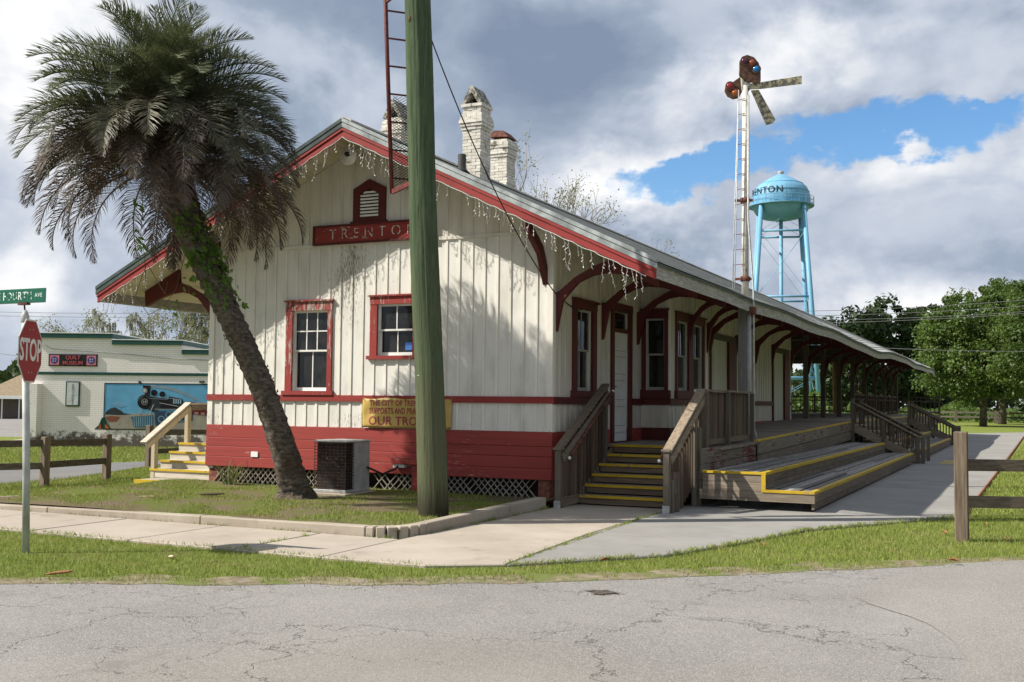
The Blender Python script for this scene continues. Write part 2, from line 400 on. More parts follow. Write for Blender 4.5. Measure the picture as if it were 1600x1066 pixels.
M['lightwire'] = plain('white_light_string', (.66,.65,.60), .5)
M['galv'] = plain('galvanised_steel', (.42,.43,.42), .5, .5, .3, var=.2, scale=11)
M['greymetal'] = plain('grey_enamel_metal', (.36,.36,.35), .5, var=.15)
M['whitepaint'] = plain('white_enamel', (.74,.74,.72), .5, var=.06)
M['brickred'] = plain('red_pier_brick', (.20,.075,.05), .9, var=.4, scale=12)
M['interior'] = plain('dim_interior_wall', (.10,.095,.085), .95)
M['soil'] = plain('dark_underfloor_fill', (.05,.042,.033), 1)  # dark filler colour standing in for shade below the floor

# ---------------------------------------------------------------- ground, road, walks
def sheet(name, poly, z, mat, sub=0):
    m = MB(); m.add([(x,y,z) for x,y in poly], [tuple(range(len(poly)))]); o = m.build(name, mat)
    return o
def mat_grassground():
    m = MT('lawn_soil_and_turf'); n = m.noise(.35, 6, .6); f = m.noise(28, 5, .75); p = m.noise(2.2, 5, .6, off=4)
    c = m.mix(m.step(n,.3,.7), (.17,.22,.045), (.23,.265,.06)); c = m.mix(m.step(p,.5,.72,0,.6), c, (.25,.21,.10)); c = m.mix(m.step(f,.35,.7,0,.75), c, (.085,.11,.025))
    return m.set(c, .95, .1, bump=f, bstr=.9, bdist=.04)
def mat_asphalt(name, a, b, patch=False):
    m = MT(name); g = m.noise(95, 2, .9); g2 = m.noise(240, 1, .5); n = m.noise(.5, 5, .6); n2 = m.noise(.18, 3, .5, off=8)
    st = m.voro(150, out='Color'); sv = m.N.new('ShaderNodeSeparateColor'); m.L.new(st, sv.inputs[0])
    c = m.mix(m.step(n,.3,.7), a, b); c = m.mix(m.step(sv.outputs[0],.55,1,0,.7), c, tuple(v*1.75 for v in b)); c = m.mix(m.step(sv.outputs[1],.55,1,0,.7), c, tuple(v*.42 for v in a))
    c = m.mix(m.step(n2,.45,.7,0,.35), c, (.20,.175,.14)); c = m.mix(m.step(m.noise(.9,5,.7,(1,1,1),31),.60,.72,0,.35), c, tuple(v*.55 for v in a)); c = m.mix(m.step(m.noise(.35,4,.55,(1.6,.5,1),17),.5,.75,0,.3), c, tuple(v*1.25 for v in b))
    h = g
    if not patch:
        wv = m.N.new('ShaderNodeVectorMath'); wv.operation = 'ADD'; nn = m.noise(1.6, 5, .65, out='Color'); sc = m.N.new('ShaderNodeVectorMath'); sc.operation = 'SCALE'; sc.inputs['Scale'].default_value = .9
        m.L.new(nn, sc.inputs[0]); m.L.new(m.pos, wv.inputs[0]); m.L.new(sc.outputs[0], wv.inputs[1])
        e = m.voro(.42, 'DISTANCE_TO_EDGE', vec=wv.outputs[0]); e2 = m.voro(1.15, 'DISTANCE_TO_EDGE', vec=wv.outputs[0])
        k = m.math('MAXIMUM', m.math('MULTIPLY', m.step(e,.0,.0055,1,0), m.step(m.noise(.8,3,off=3),.40,.50)), m.math('MULTIPLY', m.step(e2,.0,.008,1,0), m.step(m.noise(.45,3,off=13),.48,.56)))
        c = m.mix(m.math('MULTIPLY', k, .7), c, (.07,.062,.055)); h = m.math('SUBTRACT', g, m.math('MULTIPLY', k, 2.5))
    return m.set(c, .9, .25, bump=h, bstr=.55, bdist=.006)
def mat_concrete(name, a, b, stain=.35):
    m = MT(name); n = m.noise(.7, 7, .65); f = m.noise(45, 4, .7); s_ = m.noise(2.4, 6, .6, off=5)
    c = m.mix(m.step(n,.3,.72), a, b); c = m.mix(m.step(s_,.55,.8,0,stain), c, tuple(v*.5 for v in a)); c = m.mix(m.step(f,.45,.7,0,.25), c, tuple(v*.7 for v in a))
    return m.set(c, .9, .2, bump=f, bstr=.3, bdist=.004)
def mat_mulch():
    m = MT('bare_soil_verge'); n = m.noise(7, 6, .7); k = m.noise(1.7, 5, .65, off=5); c = m.mix(m.step(n,.35,.65), (.26,.22,.15), (.15,.125,.075)); c = m.mix(m.step(k,.45,.58), c, m.mix(n,(.17,.19,.06),(.10,.12,.035))); c = m.mix(m.step(k,.30,.40,.7,0), c, (.24,.225,.20)); return m.set(c, 1, .1, bump=n, bstr=.8, bdist=.03)
def mat_bed():
    m = MT('patchy_lawn_bed'); n = m.noise(.9, 6, .65, off=6); f = m.noise(30, 5, .75)
    c = m.mix(m.step(n,.42,.58), (.15,.185,.04), (.20,.155,.10)); c = m.mix(m.step(f,.35,.7,0,.6), c, (.075,.065,.03))
    return m.set(c, .95, .1, bump=f, bstr=.9, bdist=.04)
M['lawnbed'] = mat_bed(); M['turf'] = mat_grassground(); M['asphalt'] = mat_asphalt('bleached_asphalt', (.195,.187,.175), (.25,.24,.225))
M['asphalt2'] = mat_asphalt('patched_asphalt', (.203,.192,.176), (.252,.24,.22), True); M['drive'] = mat_asphalt('grey_drive_asphalt', (.13,.13,.135), (.17,.17,.17), True)
M['conc'] = mat_concrete('beige_concrete', (.33,.285,.235), (.42,.37,.31), .5); M['conc2'] = mat_concrete('grey_concrete', (.225,.215,.20), (.285,.275,.255), .5)
M['kerbc'] = mat_concrete('kerb_concrete', (.30,.255,.20), (.40,.35,.285), .6); M['verge'] = mat_mulch()

# ground: one sheet to the horizon, finer and gently uneven near the station
def build_ground():
    xs = [-1200,-600,-300,-150,-100,-60,-28,0,30,300,1200]; ys = [-1200,-300,0,300,1200]; m = MB(); nx = len(xs)
    m.v = [(x,y,-.075-.0095*max(0,min(-x,300)-28)) for y in ys for x in xs]; m.f = [(j*nx+i,j*nx+i+1,(j+1)*nx+i+1,(j+1)*nx+i) for j in range(len(ys)-1) for i in range(nx-1)]
    structure(m.build('ground', M['turf']), 'flat grassy ground reaching to the horizon')
build_ground()
def grid(name, x0, x1, y0, y1, nx, ny, zf, mat):
    xs = np.linspace(x0,x1,nx); ys = np.linspace(y0,y1,ny); m = MB()
    m.v = [(x,y,zf(x,y)) for y in ys for x in xs]
    m.f = [(j*nx+i, j*nx+i+1, (j+1)*nx+i+1, (j+1)*nx+i) for j in range(ny-1) for i in range(nx-1)]
    return m.build(name, mat, smooth=True)
road_edge = [(-60,-44.5),(-30,-26.2),(-15,-17.2),(-6,-11.9),(-1.5,-9.32),(.81,-8.08),(2.65,-6.98),(4.7,-5.15),(7.08,-2.82),(12,1.9),(24,12.5),(60,44)]
def smooth_line(pts, n=6):
    out = []
    for i in range(len(pts)-1):
        p0, p1, p2, p3 = (np.array(pts[max(i-1,0)]), np.array(pts[i]), np.array(pts[i+1]), np.array(pts[min(i+2,len(pts)-1)]))
        for k in range(n):
            t = k/n; out.append(tuple(.5*((2*p1)+(-p0+p2)*t+(2*p0-5*p1+4*p2-p3)*t*t+(-p0+3*p1-3*p2+p3)*t**3)))
    return out+[pts[-1]]
redge = smooth_line(road_edge, 8)
rr = random.Random(3)
redge = [(x+rr.uniform(-.05,.05)*(abs(x)<12), y+rr.uniform(-.05,.05)*(abs(x)<12)) for x,y in redge]
def edge_y(pts, x):
    for (a,b),(c,d) in zip(pts, pts[1:]):
        if a <= x <= c: return b+(d-b)*(x-a)/max(c-a,1e-6)
    return pts[0][1] if x < pts[0][0] else pts[-1][1]
verge_back = [(x-.10-.16*rr.random(), y+.12+.30*rr.random()) for x,y in redge]
vg = MB(); k = len(redge)
vg.add([(x,y-.12,-.037) for x,y in redge]+[(x,y,-.026) for x,y in verge_back], [(i,i+1,k+i+1,k+i) for i in range(k-1)])
structure(vg.build('road_verge', M['verge']), 'strip of bare soil along the road edge')
rd = MB(); rd.add([(x,y,-.040) for x,y in redge]+[(x+40,y-46,-.040) for x,y in redge], [(i,k+i,k+i+1,i+1) for i in range(k-1)])
structure(rd.build('road', M['asphalt']), 'cracked sun-bleached asphalt road in the foreground')
pt = smooth_line([(6.35,-3.6),(6.1,-4.3),(5.8,-5.2),(5.75,-6.3),(6.4,-7.2),(6.75,-8.4),(6.75,-10.0),(6.9,-12)], 4)
pm = MB(); pp = pt+[(16,-16),(20,2),(10,-.05),(7.0,-2.95)]; pm.add([(x,y,-.034) for x,y in pp],[tuple(range(len(pp)))])
structure(pm.build('road_patch', M['asphalt2']), 'smoother brownish asphalt patch at the road corner')
hole = MB(); hp = [(3.62+.15*math.cos(a)*(1+.3*math.sin(3*a)+.25*math.sin(7*a)), -7.15+.10*math.sin(a)*(1+.3*math.cos(4*a)+.2*math.sin(9*a)), -.030) for a in np.linspace(0,6.28,40)[:-1]]
hole.add(hp,[tuple(range(len(hp)))]); structure(hole.build('pothole', plain('broken_asphalt',(.085,.072,.058),1,var=.5,scale=18)), 'small dirt-filled pothole in the road')

# sidewalk along the front, cast in slabs with open joints
def slab(poly, z0, z1, mat, parent, name='slab'):
    m = MB(); m.prism(poly, lambda u,v: (u,v,z0), lambda u,v: (u,v,z1)); return m.build(name, mat, parent, bevel=.012)
walk = bpy.data.objects.new('sidewalk', None); COL.objects.link(walk); WLOC['sidewalk'] = (0,0,0); structure(walk, 'beige concrete sidewalk in front of the station')
xs = [-30,-28.4,-26.8,-25.2,-23.6,-22,-20.4,-18.8,-17.2,-15.6,-14,-12.4,-10.8,-9.25,-7.6,-5.95,-4.3,-2.6,-1.0]
for a,b in zip(xs,xs[1:]):
    slab([(a+.008,-6.72+rr.uniform(-.03,.03)),(b-.008,-6.72),(b-.008,-5.05),(a+.008,-5.05)], -.2, rr.uniform(-.006,.004), M['conc'], walk)
slab([(-.99,-6.74),(.22,-6.76),(.18,-5.06),(-.99,-5.05)], -.2, .0, M['conc'], walk)
slab([(.235,-6.76),(1.5,-6.72),(2.2,-6.25),(1.98,-3.3),(.195,-3.3),(.195,-5.06)], -.2, .002, M['conc'], walk)
slab([(.195,-3.285),(1.975,-3.285),(1.93,.9),(.195,.9)], -.2, -.002, M['conc'], walk)
# side path to the lawn stairs on the far left
slab([(-9.4,-5.03),(-7.35,-5.03),(-7.2,-1.9),(-8.0,-1.85)], -.2, -.006, M['conc'], walk)
path = bpy.data.objects.new('side_path', None); COL.objects.link(path); WLOC['side_path'] = (0,0,0); structure(path, 'pale grey concrete path running along the platform')
slab([(2.215,-6.24),(3.45,-4.75),(3.95,-3.2),(2.0,-3.2)], -.2, .001, M['conc2'], path)
slab([(1.995,-3.19),(3.955,-3.19),(4.4,-1.45),(5.0,-.4),(1.95,-.4)], -.2, .003, M['conc2'], path)
slab([(1.95,-.39),(5.01,-.39),(6.1,1.5),(6.2,2.4),(1.93,2.4)], -.2, .001, M['conc2'], path)
yy = 2.41
while yy < 52:
    y2 = yy+2.4; slab([(1.95,yy),(6.2+.012*yy,yy),(6.2+.012*y2,y2-.022),(1.95,y2-.022)], -.2, rr.uniform(-.003,.004), M['conc2'], path); yy = y2
slab([(3.0,yy),(6.85,yy),(9.5,60),(16,68),(15,70.5),(7,63.5),(3.4,57)], -.2, .0, M['conc2'], path)
# earth edging seen as a rusty line along the path
em = MB(); em.tube([(6.22,1.6,.0),(6.28,6,.0),(6.5,22,.0),(6.86,52,.0)], .03, 5); structure(em.build('path_edging', plain('red_clay_edge',(.22,.085,.045),1)), 'line of red clay along the path edge')

# raised lawn bed in front of the depot with its kerb
LZ = .10
def lawn_z(x, y): return LZ+.02*math.sin(1.3*x+.7*y)+.018*math.sin(2.9*y-1.1*x)-.02*max(0,(-x-5)/3)
structure(grid('front_lawn', -8.0, .06, -4.92, .6, 40, 30, lawn_z, M['lawnbed']), 'raised lawn bed in front of the station')
kb = bpy.data.objects.new('lawn_kerb', None); COL.objects.link(kb); WLOC['lawn_kerb'] = (0,0,0); structure(kb, 'worn concrete kerb around the raised lawn')
def kerb_run(pts, w):
    for (a,b) in zip(pts,pts[1:]):
        m = MB(); d = (Vector(b)-Vector(a)); d.z = 0; d.normalize(); n = Vector((-d.y,d.x,0))*w/2; A, B = Vector(a), Vector(b)
        g = d*.0022
        m.add([A-n+g-Vector((0,0,.3)),B-n-g-Vector((0,0,.3)),B+n-g-Vector((0,0,.3)),A+n+g-Vector((0,0,.3)),A-n*.9+g,B-n*.9-g,B+n*.9-g,A+n*.9+g],[(0,3,2,1),(4,5,6,7),(0,1,5,4),(1,2,6,5),(2,3,7,6),(3,0,4,7)])
        m.build('kerb_block', M['kerbc'], kb, bevel=.012)
kerb_run([(-8.2,-4.93,.05),(-5.9,-4.94,.075),(-3.0,-4.94,.105),(-.35,-4.94,.12)], .2)
kerb_run([(-.35,-4.94,.12),(-.24,-4.928,.121),(-.13,-4.88,.122),(-.03,-4.80,.123),(.04,-4.69,.125),(.08,-4.55,.127),(.09,-4.4,.13)], .2)
kerb_run([(.09,-4.4,.13),(.09,-2.5,.155),(.09,-.62,.175)], .2)
# grassy strip between sidewalk and road, and the lawns to the sides
def poly_lawn(name, poly, z, label):
    m = MB(); m.add([(x,y,z) for x,y in poly],[tuple(range(len(poly)))]); return structure(m.build(name, M['turf']), label)
st = [(x,y) for x,y in verge_back if -30 < x < 8.5]
poly_lawn('roadside_lawn', [(-30,-6.7)]+st+[(12,3),(6.1,1.5),(5.0,-.41),(4.4,-1.46),(3.95,-3.2),(3.45,-4.76),(2.2,-6.26),(1.5,-6.73)][:], -.03, 'mown grass strip between sidewalk and road')
poly_lawn('path_lawn', [(6.25,2),(12,3),(40,30),(40,80),(20,75),(16,68),(9.5,60),(6.9,52)], -.026, 'sunny mown lawn to the right of the path')
poly_lawn('far_lawn', [(-60,-8),(-9.4,-5.03),(-8.0,-1.85),(-7.2,-1.9),(-7.2,2),(-13,20),(-60,12)], -.05, 'mown grass left of the station')
near = smooth_line([(-24,-26),(-13.5,-6),(-11.3,-1.5),(-11.6,.8),(-13.1,4.4),(-13.8,7.5),(-14,20)], 6)
farl = smooth_line([(-30,-14),(-20,-3),(-16.2,2.5),(-15.3,4.2),(-14.7,5.9),(-14.9,8.5),(-15.6,20)], 6); kk = len(near)
dr = MB(); dr.add([(x,y,-.036) for x,y in near]+[(x,y,-.036) for x,y in farl], [(i,i+1,kk+i+1,kk+i) for i in range(kk-1)])
structure(dr.build('driveway', M['drive']), 'narrow grey asphalt drive behind the left fence')
sw = MB(); sw.add([(x,y,-.04-.0095*max(0,-x-28)) for x,y in [(-30,13.3),(-27.0,13.2),(-40,36),(-95,118),(-140,110),(-60,30),(-42,10)]],[tuple(range(7))])
structure(sw.build('far_street', M['asphalt']), 'street leading away past the brick building')
sw = MB(); sw.add([(x,y,-.034) for x,y in [(-26.2,8.6),(-24.9,10.4),(-27.2,13.6),(-38,31),(-40,31),(-28.8,12.6)]],[tuple(range(6))])
structure(sw.build('far_sidewalk', M['conc']), 'concrete walk beside the brick building')

# ---------------------------------------------------------------- the depot
W, OV, EV = 7.32, .8726, 2.0878
XR = -W/2; ZE, ZR = 3.785, 6.535; LEN, ENC = 52.5, 20.0
TAN = (ZR-ZE)/(W/2+EV)
ZB0, ZB1, ZRT, ZRB, ZT = 1.672, 1.7835, 1.198, .40, 4.563
def roof_z(x): return ZR-TAN*abs(x-XR)
def sag(x, y):
    w = min(1, max(0, (abs(x-XR)-1.5)/4.2))
    return w*(-.13*math.exp(-((y-24.5)/4.5)**2)+.06*math.exp(-((y-33)/4)**2)-.05*math.exp(-((y-42)/4)**2)-.10*max(0,(y-50.5)/2)**2) + .02*math.sin(y*.9)*w*(y>3)
def deck_z(y): return .94+.26*min(1,max(0,(y-3.5)/14.5))
depot = thing('train_depot', 'long white board-and-batten station with red trim and wide overhanging roof', 'building', (-3.66,10,0))

def holed_wall(name, axis, u_rng, z_rng, holes, t0, t1, mat, parent):
    """wall in the plane axis='Y' (u=x) or 'X' (u=y) with rectangular holes cut right through"""
    us = sorted(set([u_rng[0],u_rng[1]]+[h[0] for h in holes]+[h[1] for h in holes])); zs = sorted(set([z_rng[0],z_rng[1]]+[h[2] for h in holes]+[h[3] for h in holes]))
    inside = lambda a,b: any(h[0] < a < h[1] and h[2] < b < h[3] for h in holes)
    P = (lambda u,t,z: (u,t,z)) if axis == 'Y' else (lambda u,t,z: (t,u,z))
    m = MB(); nu, nz = len(us), len(zs)
    for t in (t0,t1): m.v += [P(u,t,z) for z in zs for u in us]
    off = nu*nz; idx = lambda i,j: j*nu+i
    solid = [[not inside((us[i]+us[i+1])/2,(zs[j]+zs[j+1])/2) for j in range(nz-1)] for i in range(nu-1)]
    for i in range(nu-1):
        for j in range(nz-1):
            if not solid[i][j]: continue
            q = (idx(i,j),idx(i+1,j),idx(i+1,j+1),idx(i,j+1)); m.f.append(q); m.f.append(tuple(a+off for a in reversed(q)))
            for (a,b,ni,nj) in ((q[0],q[1],i,j-1),(q[1],q[2],i+1,j),(q[2],q[3],i,j+1),(q[3],q[0],i-1,j)):
                if not (0 <= ni < nu-1 and 0 <= nj < nz-1) or not solid[ni][nj]: m.f.append((a,b,b+off,a+off))
    return m.build(name, mat, parent)

# --- front gable wall
WL = (-5.33,-4.53,1.86,3.36); WR = (-3.45,-2.70,2.50,3.43)
front = holed_wall('front_wall','Y',(-W,0),(ZRT,ZT),[WL,WR],0,.14,M['siding'],depot)
gm = MB(); gp = [(-W,ZT),(0,ZT),(0,min(ZT+.001,roof_z(0)-.12)),(0,roof_z(0)-.12),(XR,ZR-.14),(-W,roof_z(-W)-.12)]
gp = [(-W,ZT+.001),(0,ZT+.001),(0,roof_z(0)-.038),(XR,ZR-.040),(-W,roof_z(-W)-.038)]
gm.prism(gp, lambda u,v:(u,.004,v), lambda u,v:(u,.14,v)); gable = gm.build('gable_wall', M['gable'], depot)
def cut_spans(u, z0, z1, holes):
    sp = [(z0,z1)]
    for h in holes:
        if h[0]-.02 < u < h[1]+.02:
            nsp = []
            for a,b in sp:
                if h[3] <= a or h[2] >= b: nsp.append((a,b)); continue
                if h[2]-a > .03: nsp.append((a,h[2]))
                if b-h[3] > .03: nsp.append((h[3],b))
            sp = nsp
    return sp
casL = (-5.48,-4.43,1.79,3.56); casR = (-3.60,-2.55,2.44,3.60); signbox = (-4.86,-2.3,4.56,4.93); ventbox = (-4.0,-3.3,4.95,5.6); ban = (-3.7,-1.88,1.21,1.74)
x = -W+.07; br_ = random.Random(5)
while x < -.02:
    bw = .021+br_.uniform(-.002,.004)
    for a,b in cut_spans(x, ZB1+.004, ZT-.03, [casL,casR]): piece('batten', x-bw, x+bw, -.014-br_.uniform(0,.004), .004, a, b, M['batten'], front)
    for a,b in cut_spans(x, ZRT+.004, ZB0-.004, []): piece('batten', x-bw, x+bw, -.014-br_.uniform(0,.004), .004, a, b, M['batten'], front)
    top = roof_z(x)-.06
    for a,b in cut_spans(x, ZT+.035, top, [ventbox,signbox]): piece('batten', x-.018, x+.018, -.010, .008, a, b, M['gable'], gable)
    x += .2485
for xx, w2 in ((-W+.045,.06),(-.045,.06)): piece('corner_board', xx-w2, xx+w2, -.028, .002, ZRT+.002, ZB0-.003, M['batten'], front); piece('corner_board', xx-w2, xx+w2, -.028, .002, ZB1+.003, ZT-.03, M['batten'], front)
piece('belt_rail', -W-.03, .045, -.045, .001, ZB0, ZB1, M['trim'], front)
piece('gable_rail', -W-.01, .02, -.030, .001, ZT-.03, ZT+.03, M['gable'], gable)
skirt = MB().box(-W+.02,-.02,.06,.16,.42,ZRT).build('base_wall', M['base'], depot)
for a,b in ((.955,ZRT-.002),(.785,.951),(.592,.781),(ZRB,.588)):
    o = MB().box(-W-.02, .02, -.035-br_.uniform(0,.012), .05, a, b).build('base_board', M['base'], skirt, bevel=.006)
    o.rotation_euler.x = 0
piece('vent_grille', -6.21,-6.05,-.065,-.03,.60,.70, M['whitepaint'], skirt)
# lattice over the crawl space
lat = link('lattice', None, depot); WLOC[lat.name] = (0,0,0); lat.matrix_parent_inverse = Matrix.Translation(-Vector(WLOC['train_depot']))
M['latt'] = raw_wood('grey_lattice_wood', (.26,.23,.19), (.46,.42,.36), (8,8,8))
x = -W-.1
while x < -.22:
    for s_ in (1,-1):
        x0 = x if s_ == 1 else x+.30; x1 = x+.30 if s_ == 1 else x
        if -7.3 < min(x0,x1) and max(x0,x1) < -.18 and br_.random() > .10+.25*(-4.4 < x < -3.0):
            yv = .015 if s_ == 1 else .028
            bar('lattice_strip', (x0,yv,.075), (x1,yv+br_.uniform(-.005,.02),.40), .010, .034, M['latt'], lat, up=(0,-1,0))
    x += .118
piece('brick_pier', -.24,-.03,.0,.3,.02,.40, M['brickred'], depot)
piece('brick_pier', -W+.03,-W+.25,.02,.3,.0,.40, M['brickred'], depot)
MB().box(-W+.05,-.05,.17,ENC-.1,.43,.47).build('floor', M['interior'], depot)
MB().box(-W+.04,-.04,.6,.7,-.05,.42).build('crawl_shade_panel', M['soil'], depot)  # added dark panel stands in for the shade of the crawl space

# --- windows
def window(name_parent, axis, t, cas, glz, cols_top, rows_top, cols_bot, recess, out, casing_mat=None, sill=True, head=True, dark=False):
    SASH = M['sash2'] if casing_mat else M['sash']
    """double-hung window. t: wall plane; out: outward sign; cas/glz=(u0,u1,z0,z1) casing and glazed opening"""
    def bx(nm, u0,u1,a,b,z0,z1,mat,par):
        a, b = t+out*a, t+out*b
        return piece(nm,u0,u1,min(a,b),max(a,b),z0,z1,mat,par) if axis == 'Y' else piece(nm,min(a,b),max(a,b),u0,u1,z0,z1,mat,par)
    cv = casing_mat or M['trim_v']
    win = link('window', None, depot); WLOC[win.name] = (0,0,0); win.matrix_parent_inverse = Matrix.Translation(-Vector(WLOC['train_depot']))
    bx('casing', cas[0], glz[0], -.02, .035, cas[2], glz[3], cv, win); bx('casing', glz[1], cas[1], -.02, .035, cas[2], glz[3], cv, win)
    bx('casing', cas[0]-.005, cas[1]+.005, -.02, .042, glz[3], cas[3]-.03, cv, win)
    bx('drip_cap', cas[0]-.03, cas[1]+.03, -.01, .075, cas[3]-.03, cas[3], cv, win)
    if sill: bx('sill', cas[0]-.05, cas[1]+.05, -.02, .07, cas[2]-.005, glz[2], cv, win)
    zm = (glz[2]+glz[3])/2; F = .040
    for (z0,z1,cn,rn,dep) in ((zm-.015,glz[3],cols_top,rows_top,-.045),(glz[2],zm+.015,cols_bot,1,-.085)):
        u0, u1 = glz[0], glz[1]
        bx('sash', u0,u0+F,dep-.03,dep,z0,z1,SASH,win); bx('sash', u1-F,u1,dep-.03,dep,z0,z1,SASH,win)
        bx('sash', u0+F,u1-F,dep-.03,dep,z0,z0+F*(1.6 if dep < -.06 else .8),SASH,win); bx('sash', u0+F,u1-F,dep-.03,dep,z1-F*.9,z1,SASH,win)
        for i in range(1,cn):
            uu = u0+F+(u1-u0-2*F)*i/cn; bx('muntin', uu-.011,uu+.011,dep-.024,dep-.003,z0+F*.8,z1-F*.9,SASH,win)
        for j in range(1,rn):
            zz = z0+(z1-z0)*j/rn; bx('muntin', u0+F,u1-F,dep-.022,dep-.005,zz-.011,zz+.011,SASH,win)
        for i in range(cn):
            for j in range(rn):
                a = u0+F+(u1-u0-2*F)*i/cn; b = u0+F+(u1-u0-2*F)*(i+1)/cn
                c = z0+(z1-z0)*j/rn; d = z0+(z1-z0)*(j+1)/rn; bx('pane', a,b,dep-.016,dep-.012,c,d,M['glass'],win)
    return win
window(depot,'Y',0,casL,WL,3,2,2,.05,-1)
wr = window(depot,'Y',0,casR,WR,2,1,2,.05,-1)
piece('sticker', -2.92,-2.78,.094,.0955,2.60,2.74, plain('blue_sticker',(.05,.14,.42),.5), wr)
# --- gable vent with louvres
vent = link('gable_vent', None, depot); WLOC[vent.name] = (0,0,0); vent.matrix_parent_inverse = Matrix.Translation(-Vector(WLOC['train_depot']))
def py(y0,y1): return (lambda u,v:(u,y0,v)), (lambda u,v:(u,y1,v))
vo = [(-4.0,4.97),(-3.31,4.97),(-3.31,5.57),(-3.655,5.74),(-4.0,5.57)]; vi = [(-3.85,5.04),(-3.45,5.04),(-3.45,5.46),(-3.65,5.555),(-3.85,5.46)]
vm = MB(); n5 = 5
for t in (-.05,.0): vm.v += [(u,t,v) for u,v in vo+vi]
for i in range(5):
    j = (i+1)%5; vm.f += [(i,j,5+j,5+i),(10+i,15+i,15+j,10+j),(i,10+i,10+j,j),(5+i,5+j,15+j,15+i)]
vm.build('vent_frame', M['dred'], vent); MB().box(-4.04,-3.27,-.075,.0,4.935,4.968).build('sill', M['dred'], vent)
MB().prism(vi,*py(-.002,.003)).build('vent_back', M['black'], vent)
for i in range(8):
    z = 5.055+i*.061; hw = .198 if z < 5.44 else .198*max(.25,(5.555-z)/.1)
    o = piece('louvre_slat', -3.65-hw,-3.65+hw,-.042,-.006,z,z+.034, M['sash'], vent); o.rotation_euler = (R(18),0,R(br_.uniform(-1,1)))
# --- corner and side walls
W1 = (1.03,1.78,1.90,3.35); D1 = (2.90,3.76,.96,3.46)
DR2 = (9.95,12.15,1.08,3.30); DR3 = (17.2,19.2,1.15,3.30)
BY0, BY1, BX = 4.56, 7.46, .60
def side_wall():
    w = holed_wall('side_wall','X',(0.001,ENC),(ZRT,roof_z(0)-.045),[W1,(D1[0],D1[1],ZRT,D1[3]),(BY0,BY1,ZRT,3.95)],-.14,-.001,M['siding_side'],depot)
    holes = [(.80,2.0,1.78,3.56),(2.72,3.96,0,3.66),(BY0-.04,BY1+.04,0,3.95),(9.75,12.35,0,3.45),(17.0,19.45,0,3.45)]
    y = .08
    while y < ENC-.05:
        if y < 13 or int(y*10) % 2 == 0 or True:
            for a,b in cut_spans(y, ZB1, 4.5, holes): piece('batten', -.002,.016,y-.02,y+.02,a,b,M['siding_side'],w)
            for a,b in cut_spans(y, ZRT, ZB0, holes): piece('batten', -.002,.016,y-.02,y+.02,a,b,M['siding_side'],w)
        y += .235
    for a,b in ((-.02,2.72),(3.96,BY0),(BY1,9.75),(12.35,17.0),(19.45,ENC)):
        piece('belt_rail',-.001,.045,a,b,ZB0-.01,ZB1,M['dred'],w)
        piece('base_board',-.10,.022,a,b,.40 if a < 3 else .9,ZRT-.003,M['base'],w)
    return w
sw_ = side_wall()
piece('corner_board',-.09,.024,-.004,.10,ZB1,4.5,M['batten'],sw_); piece('corner_board',-.09,.024,-.004,.10,ZRT,ZB0,M['batten'],sw_)
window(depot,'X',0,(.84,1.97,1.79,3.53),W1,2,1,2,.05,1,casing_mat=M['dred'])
# passenger door
door = link('passenger_door', None, depot); WLOC[door.name] = (0,0,0); door.matrix_parent_inverse = Matrix.Translation(-Vector(WLOC['train_depot']))
for a,b in ((2.76,2.90),(3.76,3.92)): piece('door_casing',-.02,.04,a,b,.95,3.46,M['dred'],door)
piece('door_casing',-.02,.045,2.75,3.93,3.46,3.62,M['dred'],door); piece('transom_bar',-.05,.03,2.90,3.76,3.06,3.13,M['dred'],door)
piece('door_leaf',-.07,-.025,2.90,3.76,.955,3.06,M['sash'],door)
for zz in (1.12,1.25,1.62,1.75,2.12,2.25,2.58,2.70):
    piece('door_panel',-.025,-.018,3.0,3.66,zz+.0,zz+.012,M['greymetal'],door)
piece('pane',-.052,-.048,2.95,3.71,3.15,3.44,M['glass'],door); piece('door_knob',-.02,.05,2.97,3.01,1.98,2.03,M['galv'],door)
# ticket-office bay
bay = link('office_bay', None, depot); WLOC[bay.name] = (0,0,0); bay.matrix_parent_inverse = Matrix.Translation(-Vector(WLOC['train_depot']))
WB = (.10,.50,1.96,3.42)
holed_wall('bay_wall','Y',(0.0,BX),(.95,4.3),[WB],BY0,BY0+.08,M['siding_side'],bay)
WB1, WB2 = (5.06,5.86,1.96,3.42), (6.20,7.0,1.96,3.42)
holed_wall('bay_wall','X',(BY0+.081,BY1),(.95,4.2),[WB1,WB2],BX-.08,BX-.001,M['siding_side'],bay)
holed_wall('bay_wall','Y',(0.0,BX-.081),(.95,4.3),[],BY1-.08,BY1-.001,M['siding_side'],bay)
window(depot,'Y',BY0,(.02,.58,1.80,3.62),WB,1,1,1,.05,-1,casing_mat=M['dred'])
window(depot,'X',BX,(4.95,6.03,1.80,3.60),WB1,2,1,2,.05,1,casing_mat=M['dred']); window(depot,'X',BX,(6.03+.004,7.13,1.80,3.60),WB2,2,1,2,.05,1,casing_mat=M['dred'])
piece('belt_rail',-.0,BX+.03,BY0-.035,BY0-.001,ZB0-.01,ZB1+.01,M['dred'],bay); piece('belt_rail',BX,BX+.035,BY0-.0,BY1,ZB0-.01,ZB1+.01,M['dred'],bay)
piece('base_board',-.0,BX+.012,BY0-.018,BY0-.001,.93,1.20,M['dred'],bay); piece('base_board',BX,BX+.018,BY0,BY1,.93,1.20,M['dred'],bay)
for xx in (.025,.20,.40,.575): piece('batten',xx-.018,xx+.018,BY0-.014,BY0+.002,1.2,ZB0-.01,M['siding_side'],bay)
piece('corner_board',BX-.07,BX+.014,BY0-.016,BY0+.07,ZB1+.01,4.1,M['batten'],bay)
yv = BY0+.2
